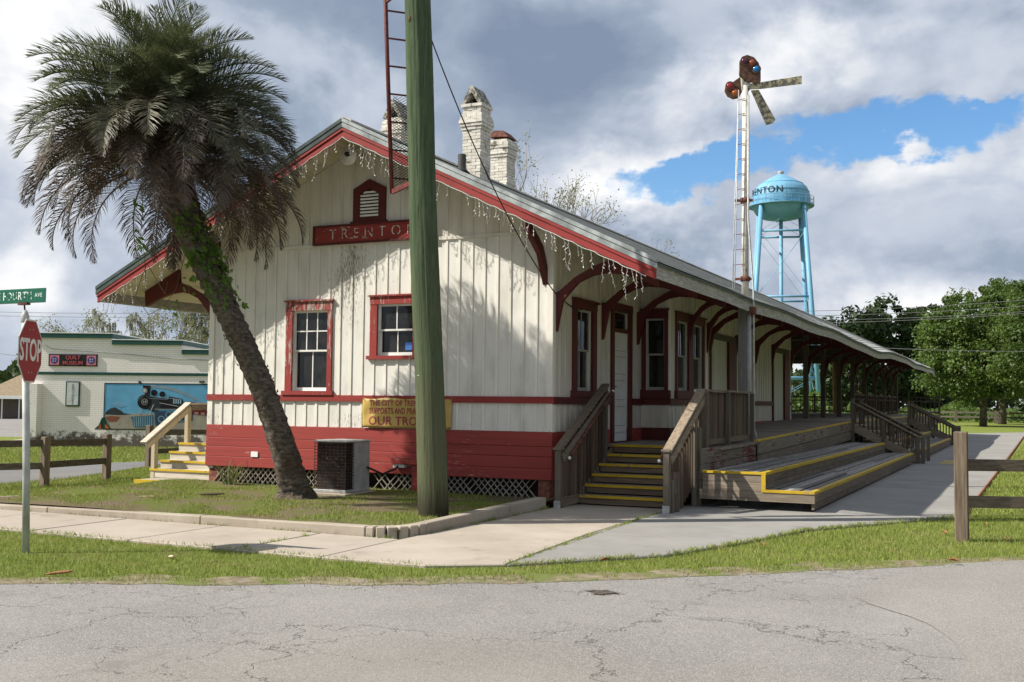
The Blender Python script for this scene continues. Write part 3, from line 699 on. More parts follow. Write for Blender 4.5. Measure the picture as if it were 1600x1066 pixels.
while yv < BY1:
    piece('batten',BX-.002,BX+.014,yv-.018,yv+.018,1.2,ZB0-.01,M['siding_side'],bay); piece('batten',BX-.002,BX+.014,yv-.018,yv+.018,3.60,4.1,M['siding_side'],bay); yv += .24
# freight doors
M['pale'] = painted('pale_freight_door_paint', (.50,.50,.42), peel=.75, dirt=.5)
for (y0,y1,zt) in ((9.75,12.35,3.32),(17.0,19.45,3.32)):
    fd = link('freight_door', None, depot); WLOC[fd.name] = (0,0,0); fd.matrix_parent_inverse = Matrix.Translation(-Vector(WLOC['train_depot'])); zd = deck_z(y0)
    piece('door_casing',0,.05,y0,y0+.12,zd,zt,M['dred'],fd); piece('door_casing',0,.05,y1-.12,y1,zd,zt,M['dred'],fd); piece('door_casing',0,.06,y0-.02,y1+.02,zt,zt+.16,M['darkwood'],fd)
    ym = y0+.12+(y1-y0-.24)*.66
    n_ = 6
    for i in range(n_):
        a = y0+.12+(ym-y0-.12)*i/n_; b = y0+.12+(ym-y0-.12)*(i+1)/n_; piece('door_board',.004,.026,a+.003,b-.003,zd,zt,M['pale'],fd)
    piece('door_leaf',.004,.09,ym,y1-.12,zd,zt,M['dred'],fd)
# left, rear and inside walls that close the station
holed_wall('left_wall','X',(0.001,ENC),(.35,roof_z(-W)-.12),[],-W,-W+.13,M['siding_side'],depot)
bmw = MB(); bmw.prism([(-W,.4),(0,.4),(0,roof_z(0)-.12),(XR,ZR-.14),(-W,roof_z(-W)-.12)], lambda u,v:(u,ENC-.12,v), lambda u,v:(u,ENC,v)); bmw.build('rear_wall', M['siding_side'], depot)
y = ENC
for i in range(30):
    xx = -W+.2+i*.24; piece('batten', xx-.02,xx+.02,ENC-.002,ENC+.016,1.2,roof_z(xx)-.2,M['siding_side'],depot)
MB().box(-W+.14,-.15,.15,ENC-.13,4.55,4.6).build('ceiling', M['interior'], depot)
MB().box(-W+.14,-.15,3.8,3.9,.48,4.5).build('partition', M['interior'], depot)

# --- roof: overlapping shingle courses on both slopes, rake and eave boards, soffit boards
ys_r = list(np.concatenate([[-OV-.02],np.linspace(2,LEN,42)]))
roof = link('roof', None, depot); WLOC[roof.name] = (0,0,0); roof.matrix_parent_inverse = Matrix.Translation(-Vector(WLOC['train_depot']))
run = W/2+EV; NC = 30
def strip(m, prof, ys, sg):
    """extrude a closed profile [(x_from_ridge,z_off)] along Y with the roof's sag; sg=+1 right slope, -1 left"""
    n = len(prof); k0 = len(m.v)
    for y in ys:
        for d,zo in prof:
            x = XR+sg*d; m.v.append((x,y,ZR-TAN*d+zo+sag(x,y)*(sg>0)))
    for a in range(len(ys)-1):
        for b in range(n):
            b2 = (b+1)%n; m.f.append((k0+a*n+b,k0+a*n+b2,k0+(a+1)*n+b2,k0+(a+1)*n+b))
    m.f.append(tuple(k0+b for b in reversed(range(n)))); q = k0+(len(ys)-1)*n; m.f.append(tuple(q+b for b in range(n)))
for sg in (1,-1):
    for c in range(NC):
        d0 = run*c/NC; d1 = run*(c+1)/NC+.03; j = br_.uniform(-.004,.006)
        m = MB(); strip(m, [(d0,.075+j*.5),(d1,.094+j),(d1,.070+j),(d0,.06)], ys_r, sg); m.build('shingle_course', M['shingle'], roof)
    m = MB(); strip(m, [(0,.058),(run-.01,.058),(run-.01,.0),(0,.0)], ys_r, sg); m.build('roof_deck', M['darkwood'], roof)
    # layered rake edge above the red boards
    m = MB(); strip(m, [(0,.118),(run+.03,.118),(run+.03,.052),(0,.052)], [-OV-.080,-OV-.021], sg); m.build('rake_edge', M['roofedge'] if sg > 0 else M['darkedge'], roof)
    m = MB(); strip(m, [(0,.040),(run+.03,.040),(run+.03,-.042),(0,-.042)], [-OV-.070,-OV-.021], sg); m.build('rake_edge', M['roofedge'] if sg > 0 else M['darkedge'], roof)
    m = MB(); strip(m, [(0,.100),(run+.02,.100),(run+.02,.075),(0,.075)], [-OV-.02,-OV+.20], sg); m.build('rake_shingle', M['roofedge'], roof)
    m = MB(); strip(m, [(0,-.050),(run+.01,-.050),(run+.01,-.100),(0,-.100)], [-OV-.062,-OV-.02], sg); m.build('rake_board', M['barge'], roof)
    m = MB(); strip(m, [(0,-.108),(run,-.108),(run,-.215),(0,-.215)], [-OV-.045,-OV-.0], sg); m.build('rake_board', M['barge'], roof)
    # eave fascia
    fs = [(run-.045,.02),(run,.02),(run,-.20),(run-.045,-.20)]
    m = MB(); strip(m, fs, [-OV]+ys_r[1:], sg); m.build('fascia_board', M['fascia'], roof)
    m = MB(); strip(m, [(run+.0,.055),(run+.035,.055),(run+.035,.022),(run+.0,.022)], [-OV]+ys_r[1:], sg); m.build('drip_edge', M['darkedge'], roof)
    # soffit boards under the overhangs
    d = .02; nb = 0
    while d < run-.06:
        d1 = min(d+.135, run-.05); long_ = d > W/2-.02; ye = ys_r if long_ else [-OV,.13]
        yy0 = [-OV+.001]+list(ye[1:])
        if sg < 0 and 2.55 < d < 2.95: yy0 = [-OV+.42,.13]
        m = MB(); strip(m, [(d+.004,-.004),(d1-.004,-.004),(d1-.004,-.03-br_.uniform(0,.004)),(d+.004,-.03)], yy0, sg); m.build('soffit_board', M['soffit'] if not long_ or sg < 0 else M['soffit'], roof)
        d += .135
m = MB(); 
for a in (1,): m.prism([(XR-.16,ZR+.05),(XR,ZR+.135),(XR+.16,ZR+.05),(XR+.16,ZR+.085),(XR,ZR+.165),(XR-.16,ZR+.085)], lambda u,v:(u,-OV-.02,v), lambda u,v:(u,LEN,v))
m.build('ridge_cap', M['shingle'], roof)
# far gable and closing boards
m = MB(); m.prism([(XR-run,ZE-.22),(XR-run,ZE),(XR,ZR),(XR+run,ZE-.12),(XR+run,ZE-.3),(XR,ZR-.2)], lambda u,v:(u,LEN-.01,v), lambda u,v:(u,LEN+.05,v)); m.build('rake_board', M['fascia'], roof)
# plumbing vent on the right slope
vp = MB(); c = (-2.06,.55,roof_z(-2.06)); vp.lathe([(.0,.02),(.16,.05),(.085,.13),(.075,.13),(.075,.40),(.06,.40),(.06,.2)], c, 14); vp.build('roof_vent_pipe', M['blackiron'], depot, True)

# --- curved brackets
BR = [(0,2.86),(.035,2.90),(.07,3.08),(.14,3.40),(.29,3.56),(.42,3.69),(.65,3.79),(.88,3.83),(1.16,3.80),(1.49,3.70),(1.80,3.57),(1.83,3.62)]
def bracket_poly():
    top = []
    for x in (1.83,1.2,.95): top.append((x, roof_z(x)-.035))
    top += [(.93,4.03),(.71,3.96),(.36,3.78),(.08,3.56),(0,3.53)]
    return [p for p in BR[:-1]]+top
bp = bracket_poly()
_bm = None
def bracket(y, sg=1, x0=0, sx=1.0, mat=None, dz=0):
    global _bm
    if _bm is None:
        _bm = MB().prism(bp, lambda u,v:(u,-.045,v), lambda u,v:(u,.045,v)).mesh('bracket', M['dred'])
    o = link('bracket', _bm, depot); o.location = (x0,y,dz); o.scale = (sg*sx,1,1); return o
for y in (.12,2.32,4.32,9.75,12.35,14.8,17.0,19.9,23.1,26.7,30.6,34.5,38.4,42.2,46.0,49.8): bracket(y, dz=sag(1.5,y) if y > 15 else 0)
bracket(6.0,x0=BX,sx=.68,dz=-.02); bracket(7.4,x0=BX,sx=.68,dz=-.02)
for y in (.12,2.4,4.8,7.2,9.7,12.3,14.8,17.4,19.9,23.1,26.7,30.6,34.5,38.4,42.2,46.0,49.8): bracket(y,-1,-W)
# knee braces of the front overhang
for xk in (-.13,-W+.13):
    m = MB(); m.prism([(0,3.66),(-.03,3.66),(-.30,4.14),(-.80,4.48),(-.80,4.60),(-.66,4.58),(-.2,4.28),(0,3.9)], lambda u,v:(xk-.045,u,v), lambda u,v:(xk+.045,u,v)); m.build('knee_brace', M['dred'], depot)
    piece('purlin', xk-.07,xk+.07,-.84,0,roof_z(xk)-.22,roof_z(xk)-.05,M['dred'],depot)

# --- open freight shed: posts, beams, railings
for y in (23.1,26.7,30.6,34.5,38.4,42.2,46.0,49.8,52.3):
    for xx in (-.08,-W+.08): piece('shed_post', xx-.085,xx+.085,y-.085,y+.085,deck_z(y)-.02,4.45,M['post'],depot)
    bar('tie_beam',(-W,y,4.36),(0,y,4.36),.12,.2,M['darkwood'],depot)
for xx in (-.08,-W+.08): piece('wall_plate', xx-.08,xx+.08,ENC,LEN,4.38,4.56,M['darkwood'],depot)
# boarded gable ends inside the shed above head height on the far left side
piece('valance', -W-.02,-W+.02,ENC,LEN,3.45,4.4,M['darkwood'],depot)

# --- chimneys of painted brick
def chimney(x0, x1, y0, y1, zb, zs, corb, top, cap):
    c = link('chimney', None, depot); WLOC[c.name] = (0,0,0); c.matrix_parent_inverse = Matrix.Translation(-Vector(WLOC['train_depot']))
    MB().box(x0+.012,x1-.012,y0+.012,y1-.012,zb,top-.01).build('flue_core', M['mortar'], c)
    z = zb; ch = .068; r_ = random.Random(int(x0*100)); row = 0
    while z < top-.02:
        e = 0
        for (a,b,ex) in corb:
            if a <= z < b: e = ex
        X0, X1, Y0, Y1 = x0-e, x1+e, y0-e, y1+e; nb = 2
        for face in range(4):
            ax = face < 2; u0, u1 = (X0,X1) if ax else (Y0,Y1); n_ = 2; cuts = [u0+(u1-u0)*q for q in ((0,.5,1) if row%2 else (0,.27,.75,1))]
            for a,b in zip(cuts,cuts[1:]):
                j = r_.uniform(-.006,.008); d = .10
                if ax: yy = Y0 if face == 0 else Y1-d; piece('brick',a+.004,b-.004,yy-j*(face==0),yy+d+j*(face==1),z+.004,z+ch-.003,M['wbrick'] if e < .02 or r_.random() < .5 else M['wbrick'],c)
                else: xx = X0 if face == 2 else X1-d; piece('brick',xx-j*(face==2)+.002,xx+d+j*(face==3)-.002,a+.004,b-.004,z+.004,z+ch-.003,M['wbrick'],c)
        z += ch; row += 1
    if cap:
        # two stones leaning together over the flue, ridge along Y
        xm = (x0+x1)/2; hw = (x1-x0)/2; m = MB(); h = .36; t = .06
        m.prism([(xm-hw-.02,top),(xm-hw+.06,top),(xm,top+h-.12),(xm+hw-.06,top),(xm+hw+.02,top),(xm+.03,top+h),(xm-.03,top+h)], lambda u,v:(u,y0-.03,v), lambda u,v:(u,y1+.03,v)); m.build('chimney_cap', M['lichen'], c)
        m = MB(); m.prism([(xm-hw+.06,top+.0),(xm+hw-.06,top+.0),(xm,top+h-.13)], lambda u,v:(u,y1-.1,v), lambda u,v:(u,y1-.08,v)); m.build('flue_back', M['black'], c)
    return c
chimney(-3.30,-2.88,2.85,3.30,6.05,0,[(7.22,7.29,.022),(7.29,7.36,.045),(7.36,7.43,.06),(7.43,7.50,.045),(7.50,7.56,.03),(7.70,7.77,.03),(7.77,7.83,.035)],7.82,True)
chimney(-4.74,-4.32,2.1,2.55,6.0,0,[(7.15,7.22,.03),(7.22,7.29,.045),(7.29,7.36,.03)],7.50,True)
c3 = chimney(-4.04,-3.62,5.6,6.05,6.4,0,[(7.30,7.37,.02),(7.37,7.44,.04),(7.44,7.51,.03),(7.51,7.58,.055),(7.58,7.65,.055),(7.65,7.72,.03)],7.76,False)
m = MB(); m.box(-3.98,-3.68,5.66,6.0,7.75,7.80); m.add([(-4.08,5.56,7.84),(-3.58,5.56,7.80),(-3.58,6.1,7.80),(-4.08,6.1,7.84),(-3.98,5.62,7.99),(-3.74,5.62,7.97),(-3.74,6.04,7.97),(-3.98,6.04,7.99)],[(0,3,2,1),(4,5,6,7),(0,1,5,4),(1,2,6,5),(2,3,7,6),(3,0,4,7)])
for xx,yy in ((-3.96,5.68),(-3.7,5.68),(-3.7,5.98),(-3.96,5.98)): m.box(xx-.015,xx+.015,yy-.015,yy+.015,7.78,7.90)
m.build('rusty_cap', M['rust'], c3)

# ---------------------------------------------------------------- things hung on the depot
sg_ = thing('station_sign', 'long dark red name board with worn white letters under the gable vent', 'sign', (-3.6,-.05,4.75))
sgb = MB().box(-4.84,-2.3,-.075,-.032,4.585,4.905).build('board', M['trim'], sg_, bevel=.006)
for a,b,c,d in ((-4.86,-2.28,4.895,4.93),(-4.86,-2.28,4.565,4.60)): piece('moulding',a,b,-.095,-.03,c,d,M['dred'],sg_)
for a in (-4.86,-2.31): piece('moulding',a,a+.03,-.093,-.03,4.60,4.895,M['dred'],sg_)
def worn(name, col, back, thr):
    m = MT(name); n = m.noise(13, 5, .7); return m.set(m.mix(m.step(n,thr,thr+.04), back, col), .7)
me = text_mesh('TRENTON', .27, worn('worn_white_letters',(.62,.58,.54),(.20,.03,.026),.44), .003, -.004, 1.75)
letters(plane_text(me, (-3.56,-.080,4.745), (1,0,0), (0,-1,0)), sgb)

bn = thing('fabric_banner', 'faded yellow vinyl banner with red lettering tied across the belt rail', 'banner', (-2.8,-.07,1.2))
M['bann'] = painted('faded_yellow_vinyl', (.46,.32,.085), under=(.40,.28,.09), peel=.6, width=.2, stretch=(2,2,2), dirt=.35, rough=.45)
bg = MB(); nx, nz = 40, 10
def bz(u,v): return -.058-.012*math.sin(9*u+3*v)-.010*math.sin(23*u-7*v)*math.sin(3.1*v)
bg.v = [(-3.70+1.82*i/nx, bz(i/nx,j/nz), 1.21+.525*j/nz-.012*math.sin(math.pi*i/nx*5)*(j==nz)) for j in range(nz+1) for i in range(nx+1)]
bg.f = [(j*(nx+1)+i,j*(nx+1)+i+1,(j+1)*(nx+1)+i+1,(j+1)*(nx+1)+i) for j in range(nz) for i in range(nx)]
o = cloth = bg.build('cloth', M['bann'], bn, True); sm = o.modifiers.new('t','SOLIDIFY'); sm.thickness = .003
M['banred'] = plain('faded_red_print', (.27,.045,.05), .6)
for txt, z, s_, xs_, w_ in (('THE CITY OF TRENTON',1.645,.135,.84,1.0),('SUPPORTS AND PRAYS FOR',1.505,.15,.68,1.0),('OUR TROOPS',1.325,.215,1.02,1.0)):
    me = text_mesh(txt, s_, M['banred'], .001, .0045, 1.05, xs_); bx_ = [v.co.x for v in me.vertices]; x0 = min(bx_)
    me.transform(Matrix.Translation((-x0,0,0))); me = plane_text(me, (-3.56,-.086,z), (1,0,0), (0,-1,0))
    for v in me.vertices: v.co.y = bz((v.co.x+3.7)/1.82,(v.co.z-1.21)/.525)-.004-(.001 if v.co.y < -.086 else 0)
    letters(me, cloth)
for xx in (-3.68,-2.8,-1.9):
    for zz in (1.225,1.72): o = MB().lathe([(0,.004),(.012,.003),(.012,-.003),(0,-.004)],(0,0,0),8).build('eyelet', M['blackiron'], bn); o.rotation_euler.x = R(90); o.location = (xx,-.075,zz)

dish = thing('gable_siren', 'round off-white disc with dark centre fixed under the gable peak', 'siren', (-3.86,-.12,6.12))
m = MB(); m.lathe([(.0,.02),(.03,.02),(.035,.0),(.165,.03),(.175,.0),(.165,-.03),(0,-.04)],(0,0,0),24); o = m.build('disc', plain('off_white_disc',(.74,.71,.63),.6,var=.12), dish, True); o.rotation_euler.x = R(90); o.location = (-3.80,-.52,6.08)
m = MB(); m.lathe([(0,.09),(.028,.08),(.045,.03),(.045,.0)],(0,0,0),12); o = m.build('hub', M['blackiron'], dish, True); o.rotation_euler.x = R(90); o.location = (-3.80,-.53,6.10)
bar('bracket_arm',(-3.80,-.50,6.08),(-3.80,.0,6.2),.03,.03,M['greymetal'],dish)

# icicle light string along the rake boards
il = thing('icicle_lights', 'white icicle light string hanging along the front rake boards', 'string lights', (XR,-OV,6.4))
ir = random.Random(9); m = MB(); drops = []
for sg2, x_end in ((1,XR+run-.15),(-1,XR-run+.1)):
    pts = []; n_ = 74
    for i in range(n_+1):
        x = XR+(x_end-XR)*i/n_; pts.append((x,-OV-.052-.004*ir.random(),roof_z(x)-.215-.02*abs(math.sin(i*.7))-.01*ir.random()))
    m.tube(pts,.006,4)
    for i in range(2,n_,1):
        if ir.random() < .30: continue
        p = Vector(pts[i]); L_ = ir.choice((.10,.16,.22,.30,.36))*(1.25 if i > 55 else 1)
        q = [p]; nseg = int(L_/.05)+1
        for k_ in range(nseg): q.append(q[-1]+Vector((ir.uniform(-.022,.022),ir.uniform(-.012,.012),-.05)))
        m.tube(q,.0042,3)
        for k_ in range(1,len(q)):
            if ir.random() < .75:
                e = q[k_]+Vector((ir.uniform(-.035,.035),ir.uniform(-.02,.02),-.03)); m.tube([q[k_],e],[.0042,.007],3)
m.build('light_wires', M['lightwire'], il); il['kind'] = 'thing'

# service cable from the pole to the corner of the depot
def catenary(a, b, sagv, n=18):
    a, b = Vector(a), Vector(b); return [a.lerp(b,i/n)-Vector((0,0,4*sagv*(i/n)*(1-i/n))) for i in range(n+1)]
o = MB().tube(catenary((-.62,-3.28,7.15),(.03,.02,3.52),.35)+[Vector((.03,.5,3.40)),Vector((.03,1.0,3.3)),Vector((.05,2.3,3.55)),Vector((.05,3.9,3.5))],.010,6).build('service_cable', M['wire'], None, True)
tag(o,'thin black cable sagging from the green pole to the station corner','cable')

# ---------------------------------------------------------------- air conditioner on its pad
pad = MB().box(-3.86,-3.02,-1.55,-.62,.05,.145).build('equipment_pad', M['kerbc'], bevel=.01); tag(pad,'low concrete pad under the air conditioner','pad')
ac = thing('air_conditioner', 'grey outdoor air conditioner with rusty dark grille beside the palm', 'air conditioner', (-3.5,-1.05,.145))
ax0, ax1, ay0, ay1, az0, az1 = -3.75,-3.12,-1.42,-.70,.165,1.02
MB().box(ax0-.015,ax1+.015,ay0-.015,ay1+.015,az0-.02,az0+.03).build('base_pan', M['greymetal'], ac, bevel=.008)
MB().box(ax0-.02,ax1+.02,ay0-.02,ay1+.02,az1-.035,az1).build('top_panel', plain('pale_grey_enamel',(.50,.50,.48),.45,var=.2), ac, bevel=.015)
MB().box(ax0+.05,ax1-.05,ay0+.05,ay1-.02,az0+.03,az1-.035).build('coil', MT('near_black_coil').set((.03,.028,.025),.9), ac)  # near-black coil inside the casing
MB().box(ax1-.13,ax1,ay0+.25,ay1,az0+.03,az1-.035).build('side_panel', M['greymetal'], ac)
def mat_coil_foil():
    m = MT('peeling_coil_foil'); n = m.noise(16,5,.7); c = m.mix(m.step(n,.64,.69),(.02,.018,.016),(.36,.35,.33)); return m.set(c,.8)  # near-black foil with paler flecks
MB().box(ax0+.03,ax1-.02,ay0+.032,ay0+.048,az0+.03,az1-.04).build('foil', mat_coil_foil(), ac); MB().box(ax0+.032,ax0+.048,ay0+.05,ay1,az0+.03,az1-.04).build('foil', mat_coil_foil(), ac)
MB().box(ax1-.045,ax1-.03,ay0+.05,ay0+.25,az0+.03,az1-.04).build('foil', mat_coil_foil(), ac)
gw = plain('rusty_grille_wire',(.075,.038,.03),.8,var=.5,scale=20)
for i in range(15):
    z = az0+.05+i*.0535; m = MB(); m.tube([(ax0,ay1,z),(ax0,ay0,z),(ax1,ay0,z),(ax1,ay0+.25,z)],.0055,5); m.build('grille_wire', gw, ac)
for i in range(9): x = ax0+i*(ax1-ax0)/8; piece('grille_rib',x-.004,x+.004,ay0-.006,ay0+.002,az0+.03,az1-.04,gw,ac)
for i in range(6): y = ay0+.1+i*.11; piece('grille_rib',ax0-.006,ax0+.002,y-.004,y+.004,az0+.03,az1-.04,gw,ac)
pc = MB().tube([(-3.1,-.8,.55),(-2.98,-.5,.42),(-2.9,-.2,.5),(-2.85,-.06,.62)],.02,6).build('refrigerant_pipe', M['blackiron'], None, True); tag(pc,'dark pipe from the air conditioner into the red base','pipe')
bx_ = thing('condensate_box','small red wooden box with pipes on the base boards behind the unit','box',(-2.75,-.1,.5))
MB().box(-3.0,-2.48,-.20,-.036,.58,.70).build('housing', M['base'], bx_, bevel=.006); MB().box(-2.62,-2.47,-.13,-.04,.12,.575).build('leg', M['base'], bx_); MB().box(-2.98,-2.75,-.16,-.06,.52,.578).build('tray', M['whitepaint'], bx_)

# ---------------------------------------------------------------- green treated pole and ladder
def mat_pole():
    m = MT('green_treated_pole_wood'); n = m.noise(3.0,7,.7,(7,7,.5)); n2 = m.noise(.9,4,.5,(1,1,.6),4); cr_ = m.noise(5,4,.6,(9,9,.22),8)
    sp = m.N.new('ShaderNodeSeparateXYZ'); m.L.new(m.pos, sp.inputs[0])
    c = m.mix(m.step(n,.3,.7),(.042,.068,.036),(.092,.125,.070)); c = m.mix(m.step(m.math('ADD',m.math('MULTIPLY',sp.outputs[2],-.16),m.math('MULTIPLY',n2,1.2)),-.15,.55,0,.75),c,(.105,.105,.06))
    c = m.mix(m.step(m.noise(14,5,.7,(10,10,.5),3),.45,.7,0,.55),c,(.05,.06,.03)); c = m.mix(m.step(cr_,.62,.68,0,.85),c,(.03,.035,.02)); c = m.mix(m.step(m.math('ADD',sp.outputs[2],m.math('MULTIPLY',n,.5)),.35,.95,.9,0),c,(.028,.024,.016))
    return m.set(c,.9,.15,bump=m.math('SUBTRACT',n,cr_),bstr=.7,bdist=.012)
M['knot'] = plain('dark_pole_knot',(.085,.06,.035),.95,var=.4,scale=25)
def pole_x_(z): return -.36-.40*z/8
pole = thing('utility_pole', 'thick weathered green treated timber pole in the front lawn', 'pole', (-.36,-3.28,.08))
pb = []; 
for i in range(26):
    z = .02+i*.42; t = z/8; pb.append((-.36-.40*t+.012*math.sin(i*1.3),-3.28-.05*t,z))
m = MB(); nP = 72; pq = random.Random(6); NZ = 110; cracks = [(pq.randrange(nP),pq.uniform(0,8),pq.uniform(.8,3.0),pq.uniform(.006,.016)) for _ in range(34)]
for i in range(NZ+1):
    z = .02+i*10.5/NZ; t = z/8; cx_, cy_ = -.36-.40*t+.010*math.sin(z*1.1), -3.28-.05*t; rr_ = .210-.0029*z+.003*math.sin(z*2.3)+(.012 if i == 0 else 0)
    for j in range(nP):
        th = 2*math.pi*j/nP; d = .0035*math.sin(7*th+.4*z)+.002*math.sin(19*th-.3*z)+pq.uniform(-.0012,.0012)
        for (cj,z0_,L_,dp) in cracks:
            if abs(j-cj-int(.8*math.sin(z*1.7+cj))) == 0 and z0_ < z < z0_+L_: d -= dp*math.sin(math.pi*(z-z0_)/L_)
        m.v.append((cx_+(rr_+d)*math.cos(th),cy_+(rr_+d)*math.sin(th),z))
for i in range(NZ):
    for j in range(nP): j2 = (j+1)%nP; m.f.append((i*nP+j,i*nP+j2,(i+1)*nP+j2,(i+1)*nP+j))
m.build('shaft', mat_pole(), pole, True)
for (z,da) in ((7.15,-1.75),(4.15,-1.45)):
    cx_ = pole_x_(z); m = MB(); nrm_ = Vector((math.cos(da),math.sin(da),0)); m.lathe([(0,.012),(.03,.010),(.05,.0),(.055,-.02)],(0,0,0),9); o = m.build('knot', M['knot'], pole, True); o.rotation_euler = nrm_.to_track_quat('Z','Y').to_euler(); o.scale = (.6,1.0,.35); o.location = Vector((cx_,-3.28-.05*z/8,z))+nrm_*.188
for (z,da) in ((1.62,-1.35),(1.60,-1.55),(1.1,-1.6),(2.05,-1.9)):
    cx_ = pole_x_(z); nrm_ = Vector((math.cos(da),math.sin(da),0)); o = piece('staple', -.02,.02,-.004,.004,-.006,.006,M['galv'],pole); o.location = Vector((cx_,-3.28,z))+nrm_*.205; o.rotation_euler.z = da+math.pi/2
lad = thing('climbing_ladder', 'dark red steel ladder bolted to the green pole with a mesh guard', 'ladder', (-1.05,-3.2,4.7))
def pole_x(z): return -.36-.40*z/8
LAx, LAy = -.62, .12     # ladder plane offset from the pole
la = (-.60,.10); lb = (-.20,.52)
for (dx,dy) in (la,lb):
    m = MB(); m.tube([(pole_x(4.72)+dx,-3.28+dy,4.72),(pole_x(7)+dx-.02,-3.28+dy,7.0),(pole_x(10)+dx-.05,-3.28+dy,10.4)],.032,8); m.build('rail', M['redrust'], lad, True)
for i in range(13):
    z = 4.95+i*.42; x = pole_x(z); bar('rung',(x+la[0]-.01,-3.28+la[1],z),(x+lb[0]-.01,-3.28+lb[1],z),.022,.022,M['redrust'],lad)
for z in (4.74,7.62):
    x = pole_x(z); bar('standoff_arm',(x+la[0],-3.28+la[1],z),(x-.14,-3.42,z+.05),.035,.07,M['redrust'],lad)
m = MB(); z0, z1 = 4.75, 6.2; P0 = Vector((pole_x(5.4)+la[0]+.04,-3.28+la[1]-.02,0)); P1 = Vector((pole_x(5.4)+lb[0]-.02,-3.28+lb[1]-.02,0)); wv = (P1-P0)
nn_ = 44
for i in range(nn_):
    for s_ in (1,-1):
        a = z0-.36+i*(z1-z0+.36)/nn_; b = a+s_*.36 ; a_, b_ = (a,b)
        t0, t1 = 0.0, 1.0
        lo, hi = min(a_,b_), max(a_,b_)
        if hi < z0 or lo > z1: continue
        def cl(t): return a_+(b_-a_)*t
        ts = [t for t in np.linspace(0,1,9) if z0 <= cl(t) <= z1]
        if len(ts) < 2: continue
        m.tube([P0+wv*ts[0]+Vector((0,0,cl(ts[0]))),P0+wv*ts[-1]+Vector((0,0,cl(ts[-1])))],.0045,3,False)
m.build('mesh_guard', M['blackiron'], lad)

# ---------------------------------------------------------------- platform deck
plat = thing('platform_deck', 'long grey plank platform deck along the side of the station', 'platform', (1.2,10,.9))
DX = 2.30
y = 2.14; pr = random.Random(21)
while y < 19.9:
    z = deck_z(y); x0 = .03 if not (BY0-.1 < y < BY1) else BX+.04
    piece('plank', x0, DX-.0, y, y+.176, z-.05, z-.005+pr.uniform(-.004,.004), M['treadx'], plat); y += .18
m = MB(); y0 = y
while y < LEN+.6: m.box(-W-1.9,DX,y,y+.176,deck_z(y)-.05,deck_z(y)-.005); y += .18
o = m.build('shed_planks', M['treadx'], plat); o['kind'] = 'stuff'
segs = [2.15,4.9,9.5,13.2,17.2,20.5,27,34,41,48,LEN+.6]
for a,b in zip(segs,segs[1:]):
    za, zb = deck_z(a), deck_z(b)
    if a > 4:
        bar('edge_stripe',(DX-.035,a,za+.002),(DX-.035,b-.01,zb+.002),.10,.03,M['yellow'],plat,up=(0,0,1)); 
        bar('edge_board',(DX+.012,a,za-.14),(DX+.012,b-.012,zb-.14),.04,.24,M['redboard'],plat); bar('edge_board',(DX+.006,a,za-.40),(DX+.006,b-.02,zb-.40),.035,.25,M['risery'],plat)
MB().box(-W-1.9,-W-.01,2.0,LEN,.70,.88).build('left_deck', M['treadx'], plat)
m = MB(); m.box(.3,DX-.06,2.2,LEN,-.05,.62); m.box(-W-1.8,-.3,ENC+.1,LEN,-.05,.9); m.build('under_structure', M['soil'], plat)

# railing beyond the shed on its far side, and the near one
def rail_fence(thing_, a, b, z, h, posts, balusters, mat_r, mat_b, gap=.16):
    a, b = Vector((a[0],a[1],z)), Vector((b[0],b[1],z)); d = b-a; L_ = d.length; u = d/L_
    for zz, hh in ((h,.09),(.12,.09),(h-.22,.07)): bar('rail', a+Vector((0,0,zz)), b+Vector((0,0,zz)), .05, hh, mat_r, thing_)
    for t in posts: p = a+u*L_*t; piece('post', p.x-.06,p.x+.06,p.y-.06,p.y+.06,z-.4,z+h+.18,mat_b,thing_)
    if balusters:
        n = int(L_/gap)
        for i in range(1,n): p = a+u*(L_*i/n); piece('baluster', p.x-.02,p.x+.02,p.y-.02,p.y+.02,z+.1,z+h-.03,mat_b,thing_)
rl = thing('far_side_railing','dark timber railing along the far side of the open shed','railing',(-W-1.6,36,1.2))
rail_fence(rl,(-W-.1,ENC+.2),(-W-.1,LEN),1.2,1.0,[i/8 for i in range(9)],True,M['darkwood'],M['darkwood'],.3)
rl2 = thing('shed_end_railing','dark timber railing across the far end of the open shed','railing',(-3,LEN+.4,1.2))
rail_fence(rl2,(-W-.1,LEN+.35),(DX,LEN+.35),1.2,1.0,[0,.25,.5,.75,1],True,M['darkwood'],M['darkwood'],.25)
rl3 = thing('shed_side_railing','timber railing between the posts on the near side of the shed','railing',(.0,40,1.2))
rail_fence(rl3,(-.08,34.7),(-.08,LEN),1.2,1.0,[0,.25,.5,.75,1],True,M['bal'],M['bal'],.3)

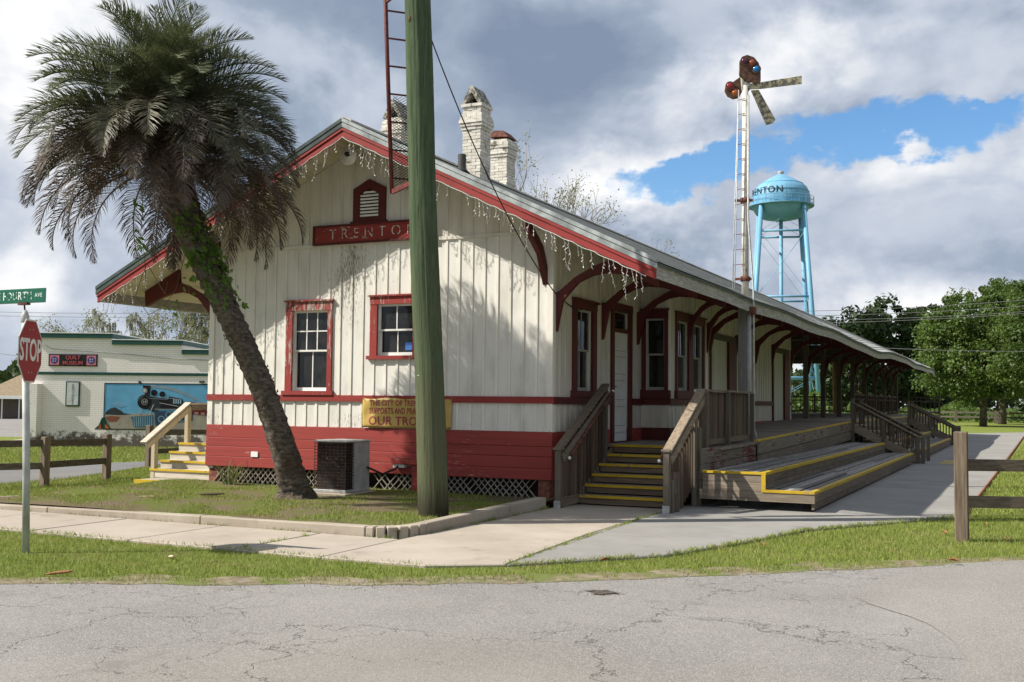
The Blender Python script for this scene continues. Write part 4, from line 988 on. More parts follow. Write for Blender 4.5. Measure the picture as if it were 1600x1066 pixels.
# ---------------------------------------------------------------- wooden stair up to the passenger door
stair = thing('front_stair','weathered six-step wooden stair with yellow nosings beside the station corner','stairs',(1.1,.3,0))
NR, RISE, Y0, TR = 6, .157, .32, .335
for i in range(NR):
    z = RISE*(i+1); yy = Y0+TR*i
    piece('riser', .36,1.98,yy,yy+.035,z-RISE+.02,z-.035,M['riser'],stair)
    if i < NR-1:
        piece('tread', .34,2.0,yy-.025,yy+.16,z-.036,z,M['treadx'],stair); piece('tread', .34,2.0,yy+.165,yy+TR+.02,z-.036,z-.002,M['treadx'],stair)
    piece('nosing', .335,2.0,yy-.032,yy+.035,z-.038,z+.004,M['yellow'],stair)
piece('landing_board', .3,2.1,Y0+TR*(NR-1)+.036,2.14,RISE*NR-.04,RISE*NR-.002,M['treadx'],stair)
for xx in (.30,2.02):
    m = MB(); m.prism([(Y0-.1,.0),(Y0+.1,0),(2.1,.62),(2.1,.94),(Y0-.1,.10)], lambda u,v:(xx,u,v), lambda u,v:(xx+.04,u,v)); m.build('stringer', M['raily'], stair)
# railings of the stair
def newel(x,y,z0,z1,w=.10,par=stair,mat=None): return MB().box(x-w/2,x+w/2,y-w/2,y+w/2,z0,z1).build('newel_post', mat or M['post'], par, bevel=.008)
newel(.32,-.45,0,.93); newel(2.10,-.36,.0,.95); newel(2.12,-.22,.0,.50,.09); newel(2.16,-.05,0,.62,.08)
for x,y in ((.32,-.45),(2.10,-.36)):
    MB().box(x-.075,x+.075,y-.075,y+.075,.93 if x < 1 else .95,.965 if x < 1 else .985).build('post_cap', M['railx'], stair); piece('metal_foot',x-.056,x+.056,y-.062,y-.05,.0,.12,M['galv'],stair)
bar('top_rail',(.34,-.52,.945),(.34,1.62,2.02),.14,.04,M['raily'],stair); bar('top_rail',(2.12,-.42,.955),(2.12,1.52,1.93),.15,.04,M['raily'],stair)
bar('side_rail',(.40,-.45,.80),(.40,1.62,1.84),.035,.13,M['raily'],stair); bar('side_rail',(2.17,-.36,.82),(2.17,1.5,1.78),.035,.12,M['raily'],stair)
bar('bottom_rail',(.36,-.45,.10),(.36,.30,.10),.04,.13,M['raily'],stair)
for xx in (.33,2.12):
    yy = -.30
    while yy < 1.55:
        zb = max(.05, (yy-Y0)*.47+.02); zt = .93+(yy+.42)*.502-.05; piece('baluster', xx-.018,xx+.018,yy-.022,yy+.022,zb,zt,M['bal'],stair); yy += .135
for x,y in ((.33,1.6),(2.12,1.48)): newel(x,y,0,1.98 if x < 1 else 1.90,.09)
newel(2.14,1.02,0,1.62,.09); newel(2.20,1.06,0,1.30,.08)
# pipe handrails with white end caps
for xx, yo in ((.46,0),(1.97,0)):
    a, b = Vector((xx,-.34,.80)), Vector((xx,1.66,1.90)); o = MB().tube([a,b],.021,8).build('handrail', M['rust'], stair, True)
    for p in (a,b): m = MB(); m.lathe([(0,-.03),(.024,-.02),(.03,0),(.024,.02),(0,.03)],p,8); m.build('end_cap', M['whitepaint'], stair, True)
# level guard rail with close boards along the deck edge
gr = thing('deck_guard_rail','close-boarded brown guard rail at the head of the front stair','railing',(2.15,3.3,.94))
bar('cap_rail',(2.14,1.50,1.925),(2.14,4.95,1.93),.13,.035,M['raily'],gr); bar('bottom_rail',(2.13,1.5,1.03),(2.13,4.95,1.05),.05,.09,M['raily'],gr)
yy = 1.6
while yy < 4.9:
    piece('baluster', 2.105,2.135,yy-.035,yy+.035,1.06,1.90,M['bal'],gr); yy += .085
for yv in (1.52,3.0,4.92): piece('post',2.16,2.23,yv-.045,yv+.045,.0 if yv < 2 else .7,1.905,M['post'],gr)
sb = thing('deck_side_boards','weathered boards with flaking red paint below the guard rail','boards',(2.2,3.2,.4))
for a,b,mt in ((.70,.95,'redboard'),(.45,.69,'redboard'),(.2,.44,'risery')): piece('board',2.24,2.27,.98,4.9,a,b,M[mt],sb)

# ---------------------------------------------------------------- broad platform steps
def broad_steps(y0, y1, label, endcap=True):
    t = thing('platform_steps', label, 'steps', (3.2,(y0+y1)/2,0), 'broad plank steps along the platform'); q = random.Random(int(y0*10))
    L0 = y1-y0
    def cuts(n): return [y0]+sorted(y0+L0*(i+q.uniform(-.12,.12))/n for i in range(1,n))+[y1]
    for (xa,xb,z,nb) in ((2.30,3.30,.585,7),(3.30,4.08,.31,6)):
        w = (xb-xa)/nb
        for i in range(nb):
            cc = cuts(max(2,int(L0/4.5)))
            for a,b in zip(cc,cc[1:]):
                o = piece('tread_plank', xa+w*i+.010, xa+w*(i+1)-.010, a+.006, b-.006, z-.04, z+q.uniform(-.012,.010), M['tread'], t); o.rotation_euler = (0,q.uniform(-.03,.03),0)
        cc = cuts(max(2,int(L0/5)))
        for a,b in zip(cc,cc[1:]):
            hz = q.uniform(-.012,.012); piece('edge_stripe', xb-.075,xb+.012,a,b-.004,z+.006+hz*.0,z+.014,M['yellow'],t); piece('edge_stripe', xb+.0135,xb+.0195,a,b-.004,z-.035,z+.010,M['yellow'],t)
            piece('riser_board', xb-.03,xb+.012,a+.004,b-.008,z-.16,z-.042,M['risery'],t); piece('riser_board', xb-.034,xb+.006,a+.006,b-.012,max(.04,z-.285),z-.164,M['risery'],t)
    piece('end_board', 2.30,3.318,y0-.03,y0-.002,.44,.58,M['railx'],t); piece('end_board',2.30,3.318,y0-.03,y0-.002,.30,.436,M['railx'],t); piece('end_board',2.25,4.10,y0-.034,y0-.002,.14,.296,M['railx'],t)
    piece('edge_stripe',2.30,3.34,y0-.045,y0+.05,.592,.602,M['yellow'],t); piece('edge_stripe',3.27,3.335,y0-.045,y0-.034,.30,.594,M['yellow'],t); piece('edge_stripe',3.27,4.10,y0-.045,y0+.05,.318,.327,M['yellow'],t)
    piece('edge_stripe',2.30,3.34,y0-.046,y0-.0325,.566,.592,M['yellow'],t); piece('edge_stripe',3.27,4.10,y0-.047,y0-.0365,.286,.318,M['yellow'],t)
    for yy in np.arange(y0+.5,y1,1.9):
        for xx in (2.5,3.9): piece('support_block',xx-.06,xx+.06,yy-.06,yy+.06,-.02,.26,M['darkwood'],t)
    return t
broad_steps(.96,17.0,'broad two-level plank steps with yellow edges between the front stair and the ramp rail')
broad_steps(20.0,33.5,'farther plank steps with yellow edges beyond the ramp rail')
def side_stair(y0, y1, label):
    t = thing('side_stair', label, 'stairs', (3.2,y0,0), 'side stairs off the platform')
    for i in range(6):
        z = 1.19*(6-i)/6.5; xx = 2.3+i*.32
        piece('tread', xx,xx+.34,y0+.06,y1-.06,z-.04,z,M['treadx'],t); piece('riser',xx+.30,xx+.33,y0+.08,y1-.08,max(0,z-.18),z-.042,M['risery'],t)
    for yy in (y0,y1):
        bar('cap_rail',(2.30,yy,1.80),(4.16,yy,.80),.13,.04,M['railx'],t); bar('stringer',(2.30,yy,1.06),(4.16,yy,.12),.05,.24,M['railx'],t); bar('handrail',(2.32,yy+.10,1.72),(4.2,yy+.10,.72),.05,.07,M['railx'],t)
        bar('cap_rail',(4.14,yy,.79),(4.36,yy,.79),.13,.04,M['railx'],t)
        for i in range(15):
            xx = 2.42+i*.122; zt = 1.80-(xx-2.3)*.5376-.02; zb = max(.03,1.0-(xx-2.3)*.505); piece('baluster',xx-.022,xx+.022,yy-.02,yy+.02,zb,zt,M['bal'],t)
        for xx,zt in ((2.34,1.90),(3.22,1.28),(4.18,.78),(4.32,.78)): piece('post',xx-.05,xx+.05,yy-.05,yy+.05,0,zt,M['post'],t)
side_stair(17.45,19.3,'brown side stair with slatted railings halfway along the platform')
side_stair(34.2,36.0,'farther brown side stair with slatted railings by the far steps')
# tactile yellow pads in the path
for k_,(yy) in enumerate((17.6,18.9)): 
    o = MB().box(4.75,5.35,yy,yy+.75,.003,.010).build('tactile_pad', M['yellow']); tag(o,'faded yellow tactile pad in the path '+('nearer the front' if k_ == 0 else 'farther from the front'),'pad','tactile pads on the path')

# ---------------------------------------------------------------- steps on the left side of the depot
ls = thing('left_stair','pale timber steps with yellow nosings on the left side of the station','stairs',(-8.2,.5,0))
M['bleach'] = M['newwoodx']
for i,(yy,z) in enumerate(((.14,.27),(.42,.43),(.68,.60),(.94,.77))):
    piece('riser',-8.92,-7.36,yy,yy+.04,z-.17,z-.03,M['bleach'],ls); piece('tread',-8.92,-7.36,yy+.04,yy+.30,z-.04,z-.001,M['bleach'],ls); piece('nosing',-8.93,-7.355,yy-.025,yy+.07,z-.035,z+.004,M['yellow'],ls)
for (x,y,z0,z1) in ((-8.86,.18,.0,.98),(-8.86,1.12,.0,1.52)): MB().box(x-.05,x+.05,y-.05,y+.05,z0,z1).build('newel_post', M['newwood'], ls, bevel=.006)
bar('top_rail',(-8.86,-.14,.80),(-8.86,1.12,1.60),.16,.04,M['newwoodx'],ls); bar('top_rail',(-8.86,1.12,1.58),(-8.86,3.9,1.60),.16,.04,M['newwoodx'],ls); bar('side_rail',(-8.80,-.1,.72),(-8.80,1.12,1.50),.035,.10,M['newwood'],ls); bar('side_rail',(-8.80,1.12,1.50),(-8.80,3.9,1.52),.035,.10,M['railx'],ls)
M['yel2'] = M['yellow']
sl = thing('entry_slab','low concrete slab with a yellow painted edge at the foot of the left steps','slab',(-8,-.3,0)); MB().box(-8.75,-7.1,-.45,.12,-.02,.095).build('slab', M['conc'], sl, bevel=.01); piece('painted_edge',-8.755,-7.35,-.458,-.40,.0,.099,M['yellow'],sl)
sl = thing('entry_slab','lower concrete slab with a worn yellow edge on the lawn path','slab',(-8,-1.4,0)); MB().box(-8.1,-7.05,-1.85,-.47,-.03,.055).build('slab', M['conc'], sl, bevel=.01); piece('painted_edge',-8.105,-7.5,-1.858,-1.81,-.02,.059,M['yellow'],sl)

# ---------------------------------------------------------------- semaphore signal
sem = thing('semaphore_signal','tall rusty railway semaphore mast standing through the eave','railway signal',(1.9,5.6,.95))
def mat_mast():
    m = MT('peeling_silver_mast'); n = m.noise(5,6,.7,(3,3,1)); c = m.mix(m.step(n,.52,.66),(.52,.50,.45),(.20,.12,.08)); return m.set(c,.65,.4,.1,bump=n,bstr=.4,bdist=.004)
mm = mat_mast(); MXX, MY = 1.90, 5.60
m = MB(); m.tube([(MXX,MY,3.5),(MXX+.0,MY,5.2),(MXX+.01,MY,8.34)],[.075,.070,.062],14); m.build('mast', mm, sem, True)
MB().box(MXX-.13,MXX+.03,MY-.1,MY+.1,.95,3.72).build('lower_post', raw_wood('grey_mast_post',(.20,.195,.18),(.33,.32,.30),SZ), sem, bevel=.01)
m = MB(); m.tube([(MXX+.07,MY-.02,.95),(MXX+.07,MY-.02,3.62)],.055,10); m.build('lower_pipe', M['greymetal'], sem, True)
for z in (4.28,5.92): m = MB(); m.lathe([(.07,-.05),(.10,-.05),(.10,.05),(.07,.05)],(MXX,MY,z),14); m.build('collar', M['rust'], sem, True)
for z in (4.28,5.92): bar('collar_arm',(MXX-.20,MY-.06,z),(MXX+.16,MY+.02,z),.04,.05,M['rust'],sem)
for dx,dy in ((-.235,-.02),(-.16,-.16)):
    m = MB(); m.tube([(MXX+dx-.03,MY+dy,3.75),(MXX+dx,MY+dy,5.0),(MXX+dx*.55,MY+dy,8.22)],.011,6); m.build('ladder_rail', M['galv'], sem, True)
for i in range(14):
    z = 3.95+i*.315; t = max(0,(z-5)/3.05); f = 1-.45*t; bar('ladder_rung',(MXX-.235*f,MY-.02,z),(MXX+.02,MY-.10,z),.012,.012,M['rust'],sem)
m = MB(); m.tube([(2.20,5.22,.98),(2.20,5.22,1.08),(2.16,5.22,1.2),(2.16,5.22,4.0),(MXX+.10,5.45,5.5),(MXX+.10,5.50,8.1)],.020,8); m.build('control_rod', M['galv'], sem, True)
MB().box(2.10,2.20,5.15,5.30,3.50,3.66).build('rod_guide', M['rust'], sem)
# heads: two spectacle castings with lenses, and two blades
def mat_blade():
    m = MT('flaking_signal_blade'); n = m.noise(9,7,.75,(1,1,1)); n2 = m.noise(3,4,.6,off=4); c = m.mix(m.step(n,.46,.54),(.55,.50,.33),(.17,.155,.135)); c = m.mix(m.step(n2,.58,.7,0,.7),c,(.33,.12,.08)); return m.set(c,.9,.1,bump=n,bstr=.6,bdist=.01)
RV, FV = CR.copy(), CF.copy(); RV.z = 0; RV.normalize(); HC = Vector((MXX+.01,MY,8.44)); OUT = Vector((RV.y,-RV.x,0))   # heads face the road
def hp(u,v,t): return HC+RV*u+Vector((0,0,v))+OUT*t
def head(poly, t0, t1, mat, nm): m = MB(); m.prism(poly, lambda u,v: tuple(hp(u,v,t0)), lambda u,v: tuple(hp(u,v,t1))); return m.build(nm, mat, sem, bevel=.008)
M['rust2'] = plain('brown_rusted_casting',(.115,.06,.04),.85,var=.45,scale=12)
arc = [(.0,-.02),(-.14,.10),(-.13,.40),(-.08,.50),(.03,.54),(.17,.49),(.27,.37),(.31,.20),(.31,-.03),(.2,-.06)]
head(arc,.02,.07,M['rust2'],'spectacle_plate')
arc2 = [(-.08,.12),(-.24,.0),(-.40,-.08),(-.42,-.20),(-.36,-.31),(-.24,-.37),(-.12,-.34),(-.05,-.2),(-.02,.0)]
head(arc2,-.10,-.05,M['rust2'],'spectacle_plate')
head([(-.07,-.2),(.09,-.2),(.12,.2),(-.10,.2)],-.09,.04,M['lichen'],'hub_casting')
def lens(u,v,t,col,nm):
    m = MB(); c = hp(u,v,t); k0 = 0; n = 14; rings = [(.075,0),(.072,.03),(.05,.05),(.0001,.06)]
    for r,h in rings:
        for j in range(n): a = 2*math.pi*j/n; m.v.append(tuple(c+RV*(r*math.cos(a))+Vector((0,0,r*math.sin(a)))+OUT*h))
    for i in range(3):
        for j in range(n): j2 = (j+1)%n; m.f.append((i*n+j,i*n+j2,(i+1)*n+j2,(i+1)*n+j))
    m.build('lens', MT(nm).set(col,.12,.6), sem, True)
    m = MB(); 
    for r,h in ((.072,0),(.072,.03),(.10,.03),(.10,0)):
        for j in range(n): a = 2*math.pi*j/n; m.v.append(tuple(c+RV*(r*math.cos(a))+Vector((0,0,r*math.sin(a)))+OUT*h))
    for i in range(3):
        for j in range(n): j2 = (j+1)%n; m.f.append((i*n+j,i*n+j2,(i+1)*n+j2,(i+1)*n+j))
    m.build('lens_ring', M['rust2'], sem)
lens(-.02,.40,.07,(.06,.01,.03),'purple_lens'); lens(.13,.36,.07,(.20,.045,.015),'amber_lens'); lens(.21,.23,.07,(.01,.17,.42),'blue_lens'); lens(-.31,-.10,-.05,(.22,.01,.015),'red_lens'); lens(-.20,-.24,-.05,(.30,.075,.01),'orange_lens')
head([(.05,-.18),(.05,-.06),(.28,-.03),(1.18,.13),(1.18,-.05),(.3,-.17)],-.01,.012,mat_blade(),'signal_blade')
bl = [(.14,-.16),(.31,-.15),(.66,-.78),(.60,-.86),(.46,-.90)]; head(bl,-.13,-.108,mat_blade(),'signal_blade')

# ---------------------------------------------------------------- stop sign and street name sign
sp = thing('stop_sign','red octagonal stop sign on a grey round post at the left road edge','traffic sign',(-2.88,-7.94,-.03))
m = MB(); m.tube([(-2.88,-7.94,-.2),(-2.93,-7.94,1.0),(-3.03,-7.94,2.60)],[.040,.040,.038],14); m.build('post', plain('dull_grey_post',(.40,.41,.39),.6,.4,.2,var=.2,scale=4), sp, True)
oc = Vector((-2.965,-7.915,2.21)); SA = Vector((-.5,.866,0)); SN = Vector((.866,.5,0)); rO = .355/math.cos(math.pi/8)
def octo(r,x0,x1,mat,nm): m = MB(); pl = [(r*math.cos(math.pi/8+i*math.pi/4),r*math.sin(math.pi/8+i*math.pi/4)) for i in range(8)]; m.prism(pl, lambda u,v: tuple(oc+SA*u+SN*x0+Vector((0,0,v))), lambda u,v: tuple(oc+SA*u+SN*x1+Vector((0,0,v)))); return m.build(nm,mat,sp)
octo(rO,0,.006,plain('white_sign_border',(.62,.60,.57),.5),'border'); sfc = octo(rO*.945,.0065,.009,MT('red_sign_sheet').set((.30,.014,.022),.5),'face')
letters(plane_text(text_mesh('STOP',.345,plain('white_letters',(.72,.70,.66),.5),.001,.008,1.0,.80),tuple(oc+SN*.0102),SA,SN), sfc)
for z in (.24,-.24):
    for u in (-.05,.05): o = MB().lathe([(0,.003),(.008,.002),(.009,-.002)],(0,0,0),6).build('bolt', M['galv'], sp); o.rotation_euler = SN.to_track_quat('Z','Y').to_euler(); o.location = oc+SA*u+SN*.011+Vector((0,0,z))
ns = thing('street_name_sign','green street name blade on top of the stop sign post','street sign',(-3.03,-7.94,2.7))
m = MB(); m.lathe([(.042,-.05),(.046,-.04),(.046,.02),(.02,.09),(.012,.09)],(-3.03,-7.94,2.58),10); m.build('cap_bracket', M['greymetal'], ns, True)
m = MB(); m.tube([(-3.03,-7.94,2.62),(-3.05,-7.94,2.745)],.010,6); m.build('rod', M['blackiron'], ns)
MB().box(-3.13,-2.98,-7.965,-7.915,2.73,2.76).build('clamp', M['rust'], ns)
sbl = MB().box(-3.55,-2.72,-7.943,-7.937,2.755,2.915).build('blade', MT('green_sign_sheet').set((.008,.105,.062),.45), ns, bevel=.003)
MB().box(-3.555,-2.715,-7.9365,-7.934,2.75,2.92).build('blade_edge', M['whitepaint'], ns)
m1 = text_mesh('E FOURTH',.125,worn('worn_street_letters',(.62,.70,.66),(.008,.105,.062),.47),.0006,.002,1.1,.9); letters(plane_text(m1,(-3.21,-7.9445,2.83),(1,0,0),(0,-1,0)), sbl)
m1 = text_mesh('AVE',.062,plain('street_letters',(.55,.64,.60),.5),.0006,.001,1.1); letters(plane_text(m1,(-2.825,-7.9445,2.835),(1,0,0),(0,-1,0)), sbl)

# ---------------------------------------------------------------- post and rail fences
def fence(name, posts, rails, label, ph=.92, pw=.15, group=None, rw=.05, rh=.13, skip=()):
    t = thing('rail_fence', label, 'fence', (*posts[0],0), group)
    for i,(x,y) in enumerate(posts):
        o = MB().box(x-pw/2,x+pw/2,y-pw/2,y+pw/2,-.1,ph).build('post', M['fencewood'], t, bevel=.012); 
    for i in range(len(posts)-1):
        if i in skip: continue
        a, b = posts[i], posts[i+1]
        for z in rails: bar('rail',(a[0],a[1],z+random.uniform(-.02,.02)),(b[0],b[1],z+random.uniform(-.02,.02)),rw,rh,M['fencerail'],t)
    return t
u = Vector((CR.x,CR.y,0)).normalized(); n0 = Vector((6.36,-1.45,0))
fence('f',[tuple((n0+u*2.6*i)[:2]) for i in range(4)],(.95,.47),'brown timber post and rail fence at the right beside the path',1.37,.165,rw=.05,rh=.15)
fence('f',[(-12.6,-4.9),(-10.15,-1.35),(-10.6,.65)][:1]+[(-11.2,-3.3),(-10.2,-1.35),(-10.62,.62)][0:3],(.78,.36),'weathered post and rail fence to the left of the station steps',.92,.14)
fence('f',[(-13.2,4.5),(-12.3,7.2),(-11.4,9.9)],(.82,.34),'dark post and rail fence partly behind the left steps',1.0,.15)
ff = [(-12,118),(-6,114),(0,110),(4,107),(8,104.5),(12,102),(16,99.5),(20,97),(24,94.5),(30,91),(36,88)]
M['fencewood_'] = M['fencewood']; M['fencewood'] = M['darkwood']; M['fencerail'] = M['darkwood']
fence('f',ff,(1.05,.55),'long dark post and rail fence far off behind the maple trees',1.25,.28,rw=.1,rh=.18)

# ---------------------------------------------------------------- brick museum with its mural
def rot_thing(name, label, cat, loc, ang, group=None):
    o = thing(name, label, cat, loc, group); o.rotation_euler.z = ang; WLOC.pop(o.name); return o
PXM = 38/FPX; A0 = at(50,695,38); A0.z = -.04; ANG = math.atan2(RV.y,RV.x)
def mat_museum():
    m = MT('white_painted_museum_brick'); tc = m.N.new('ShaderNodeTexCoord'); sp_ = m.N.new('ShaderNodeSeparateXYZ'); m.L.new(tc.outputs['Object'], sp_.inputs[0])
    cb = m.N.new('ShaderNodeCombineXYZ'); m.L.new(sp_.outputs[0],cb.inputs[0]); m.L.new(sp_.outputs[2],cb.inputs[1]); b = m.N.new('ShaderNodeTexBrick'); m.L.new(cb.outputs[0],b.inputs['Vector'])
    b.inputs['Scale'].default_value = 1; b.inputs['Brick Width'].default_value = .21; b.inputs['Row Height'].default_value = .073; b.inputs['Mortar Size'].default_value = .006; b.inputs['Mortar Smooth'].default_value = .3
    n = m.noise(1.1,6,.6); n2 = m.noise(5,6,.7,off=3)
    c = m.mix(m.step(n,.3,.7),(.78,.725,.69),(.85,.795,.765)); c = m.mix(m.math('MULTIPLY',b.outputs['Fac'],.45),c,(.33,.30,.26))
    wear = m.math('ADD',m.math('MULTIPLY',sp_.outputs[2],-.55),m.math('ADD',m.math('MULTIPLY',n2,.9),-.10)); c = m.mix(m.step(wear,.05,.22),c,(.13,.11,.095)); fl = m.step(m.noise(3.5,7,.7,off=9),.70,.75); c = m.mix(m.math('MULTIPLY',fl,.7),c,(.22,.2,.18))
    return m.set(c,.9,.15,bump=b.outputs['Fac'],bstr=-.6 if False else .5,bdist=-.01)
MM = mat_museum(); M['dgreen'] = plain('dark_green_trim',(.012,.06,.05),.5); 
mus = rot_thing('museum_building','low white painted brick building with stepped green parapet and train mural','building',A0,ANG)
def mu(zx,zy): return (zx*.003953, 3.727-zy*.003953)
m = MB(); prof = [(-.1,0),(8.9,0),(8.9,3.36),(5.22,3.36),(5.22,3.68),(2.74,3.68),(2.74,3.90),(-.1,3.90)]
m.prism(prof, lambda u,v:(u,0,v), lambda u,v:(u,14,v)); m.build('brick_wall', MM, mus)
for (a,b,z) in ((-.16,2.76,3.84),(2.74,5.25,3.62),(5.22,8.95,3.30)):
    MB().box(a,b,-.09,14.05,z,z+.16).build('parapet_coping', M['dgreen'], mus); MB().box(a,b,-.10,14.06,z+.162,z+.19).build('coping_cap', M['whitepaint'], mus)
MB().box(-.12,8.9,-.03,-.001,2.53,2.63).build('string_course', M['dgreen'], mus)
pil = MB().box(-.14,.30,-.42,-.002,0,2.2).build('corner_pier', MM, mus)
for z in (.75,1.55,1.95): piece('iron_strap',-.15,.02,-.43,-.1,z,z+.025,M['blackiron'],pil)
for (x,z) in ((2.55+1.2,2.30),(5.9,2.33),(6.0,2.33)): piece('wall_lamp',x-.03,x+.03,-.10,-.001,z-.03,z+.03,M['blackiron'],mus)
def flat(par, pts, col, k, nm, conv=mu):
    mm_ = _fm.get(col)
    if mm_ is None:
        mm_ = _fm[col] = plain('mural_paint_%d' % len(_fm), col, .75, .1, var=.13, scale=2.5)
    p = [conv(*q) for q in pts]; m = MB(); d = -.018-.002*k; m.prism(p, lambda u,v:(u,d,v), lambda u,v:(u,d-.0012,v)); return m.build(nm, mm_, par)
_fm = {}
def circ(cx,cy,r,n=18): return [(cx+r*math.cos(2*math.pi*i/n),cy+r*math.sin(2*math.pi*i/n)) for i in range(n)]
def line(a,b,w):
    d = (Vector(b)-Vector(a)); n = Vector((-d.y,d.x)).normalized()*w/2; a, b = Vector(a), Vector(b); return [tuple(a-n),tuple(b-n),tuple(b+n),tuple(a+n)]
mur = rot_thing('train_mural','painted wall mural of a black steam locomotive under a blue sky','mural',A0,ANG)
MB().box(*[mu(640,0)[0],mu(1760,0)[0]],-.018,-.002,mu(0,785)[1],mu(0,378)[1]).build('panel', plain('mural_blue_sky',(.12,.33,.53),.75,.1,var=.14,scale=1.2), mur)
flat(mur,[(640,655),(1000,640),(1760,650),(1760,785),(640,785)],(.30,.27,.225),1,'painted_ground'); flat(mur,[(645,676),(700,664),(785,672),(752,716),(690,722)],(.20,.075,.05),2,'painted_dirt')
flat(mur,[(642,652),(660,622),(700,596),(735,588),(760,604),(795,622),(812,640),(885,650),(760,658)],(.035,.04,.045),2,'painted_scrub'); flat(mur,[(700,560),(735,535),(790,545),(835,575),(780,590)],(.16,.33,.50),1.4,'painted_cloud')
flat(mur,[(1010,392),(1050,384),(1120,392),(1200,398),(1290,425),(1380,462),(1450,496),(1530,545),(1440,512),(1360,478),(1270,445),(1180,420),(1100,412),(1050,408)],(.20,.27,.33),2,'painted_smoke')
flat(mur,[(985,478),(1110,500),(1340,522),(1340,605),(990,602)],(.014,.014,.016),3,'painted_boiler'); flat(mur,circ(1080,565,62),(.03,.035,.045),3.4,'painted_boiler_band'); flat(mur,circ(996,537,64),(.010,.010,.012),4,'painted_smokebox'); flat(mur,circ(996,537,30),(.20,.21,.22),5,'painted_number_ring'); flat(mur,circ(996,537,22),(.02,.02,.022),6,'painted_number_plate')
flat(mur,line((984,528),(990,548),5),(.5,.5,.5),7,'painted_digit'); flat(mur,line((984,538),(994,538),5),(.5,.5,.5),7,'painted_digit'); flat(mur,line((1000,530),(1012,530),5),(.5,.5,.5),7,'painted_digit'); flat(mur,line((1010,530),(1002,548),5),(.5,.5,.5),7,'painted_digit')
flat(mur,[(975,392),(1048,392),(1042,485),(1000,485)],(.02,.02,.022),5,'painted_stack'); flat(mur,circ(996,436,24),(.22,.22,.22),6,'painted_headlight'); flat(mur,circ(996,436,13),(.40,.40,.38),7,'painted_lens')
flat(mur,circ(1080,455,28),(.014,.014,.016),4,'painted_dome'); flat(mur,circ(1153,468,26),(.014,.014,.016),4,'painted_dome'); flat(mur,[(1210,486),(1335,508),(1335,590),(1215,576)],(.02,.02,.024),4,'painted_cab')
for i in range(4): flat(mur,[(1252+i*20,505+i*3),(1264+i*20,507+i*3),(1264+i*20,552),(1252+i*20,550)],(.25,.36,.44),5,'painted_cab_window')
flat(mur,[(1335,550),(1400,530),(1470,540),(1760,610),(1760,668),(1335,640)],(.10,.022,.02),3,'painted_coach')
for i in range(5): flat(mur,[(1445+i*58,622+i*4),(1480+i*58,624+i*4),(1480+i*58,648+i*4),(1445+i*58,646+i*4)],(.30,.17,.15),4,'painted_coach_window')
flat(mur,[(1085,615),(1430,635),(1430,700),(1100,752)],(.03,.055,.095),3,'painted_frame')
for cx,cy,r in ((1150,690,30),(1215,650,30),(1280,690,32),(1335,680,32),(1390,672,26)): flat(mur,circ(cx,cy,r),(.16,.27,.35),4,'painted_wheel'); flat(mur,circ(cx,cy,r-8),(.03,.06,.10),5,'painted_wheel_centre')
flat(mur,[(872,672),(1082,655),(1084,690),(1076,762),(905,765),(890,700)],(.05,.13,.20),5,'painted_cowcatcher')
for i in range(9): flat(mur,line((905+i*20,675-i*2),(912+i*19,758),4),(.30,.40,.45),6,'painted_bar')
flat(mur,line((1078,560),(1038,658),6),(.42,.42,.42),6,'painted_rod'); flat(mur,line((968,592),(940,662),6),(.42,.42,.42),6,'painted_rod'); flat(mur,line((1040,505),(1200,515),6),(.16,.17,.19),4.5,'painted_highlight'); flat(mur,circ(996,537,58)[9:]+[(996,480)],(.06,.065,.075),4.3,'painted_rim'); flat(mur,line((1020,480),(1330,515),4),(.25,.25,.26),4.7,'painted_handrail'); flat(mur,line((1130,545),(1300,575),5),(.35,.35,.35),5,'painted_rod'); flat(mur,line((1090,602),(1320,600),5),(.3,.33,.35),5,'painted_rod')
for a,b in (((632,376),(1760,376)),((636,374),(636,785)),((560,784),(1760,784))): flat(mur,line(a,b,9),(.012,.02,.02),3,'frame_bar')
flat(mur,[(605,720),(618,685),(640,675),(655,690),(668,735),(700,778),(560,778),(595,748)],(.014,.05,.035),8,'painted_bell'); flat(mur,[(588,775),(612,735),(612,778)],(.42,.10,.03),9,'painted_bell_side'); flat(mur,[(650,735),(690,775),(650,778)],(.42,.10,.03),9,'painted_bell_side')
qs = rot_thing('museum_sign','black sign with pink quilt squares and red museum lettering on the brick wall','sign',A0,ANG)
qsb = MB().box(mu(127,0)[0],mu(563,0)[0],-.045,-.002,mu(0,225)[1],mu(0,118)[1]).build('board', M['black'], qs)
for cx in (180,510):
    flat(qs,[(cx-42,128),(cx+42,128),(cx+42,215),(cx-42,215)],(.50,.17,.22),14,'quilt_square'); flat(qs,circ(cx,171,33),(.04,.05,.20),15,'quilt_ring'); flat(qs,circ(cx,171,20),(.45,.36,.45),16,'quilt_centre'); flat(qs,line((cx-24,171),(cx+24,171),8),(.05,.06,.22),17,'quilt_bar'); flat(qs,line((cx,147),(cx,195),8),(.05,.06,.22),18,'quilt_bar')
def mtext(txt,size,mat,zx,zy,par,xs=1,bold=.004,sp_=1):
    me = text_mesh(txt,size,mat,.002,bold,sp_,xs); u,v = mu(zx,zy); me.transform(Matrix(((1,0,0,u),(0,0,-1,-.050),(0,1,0,v),(0,0,0,1)))); return letters(me,par)
M['qred'] = plain('sign_red_letters',(.42,.07,.09),.6); mtext('QUILT',.185,M['qred'],345,148,qsb,1.0); mtext('MUSEUM',.185,M['qred'],345,197,qsb,1.0)
an = rot_thing('antiques_sign','narrow upright white sign reading antiques in a green frame','sign',A0,ANG)
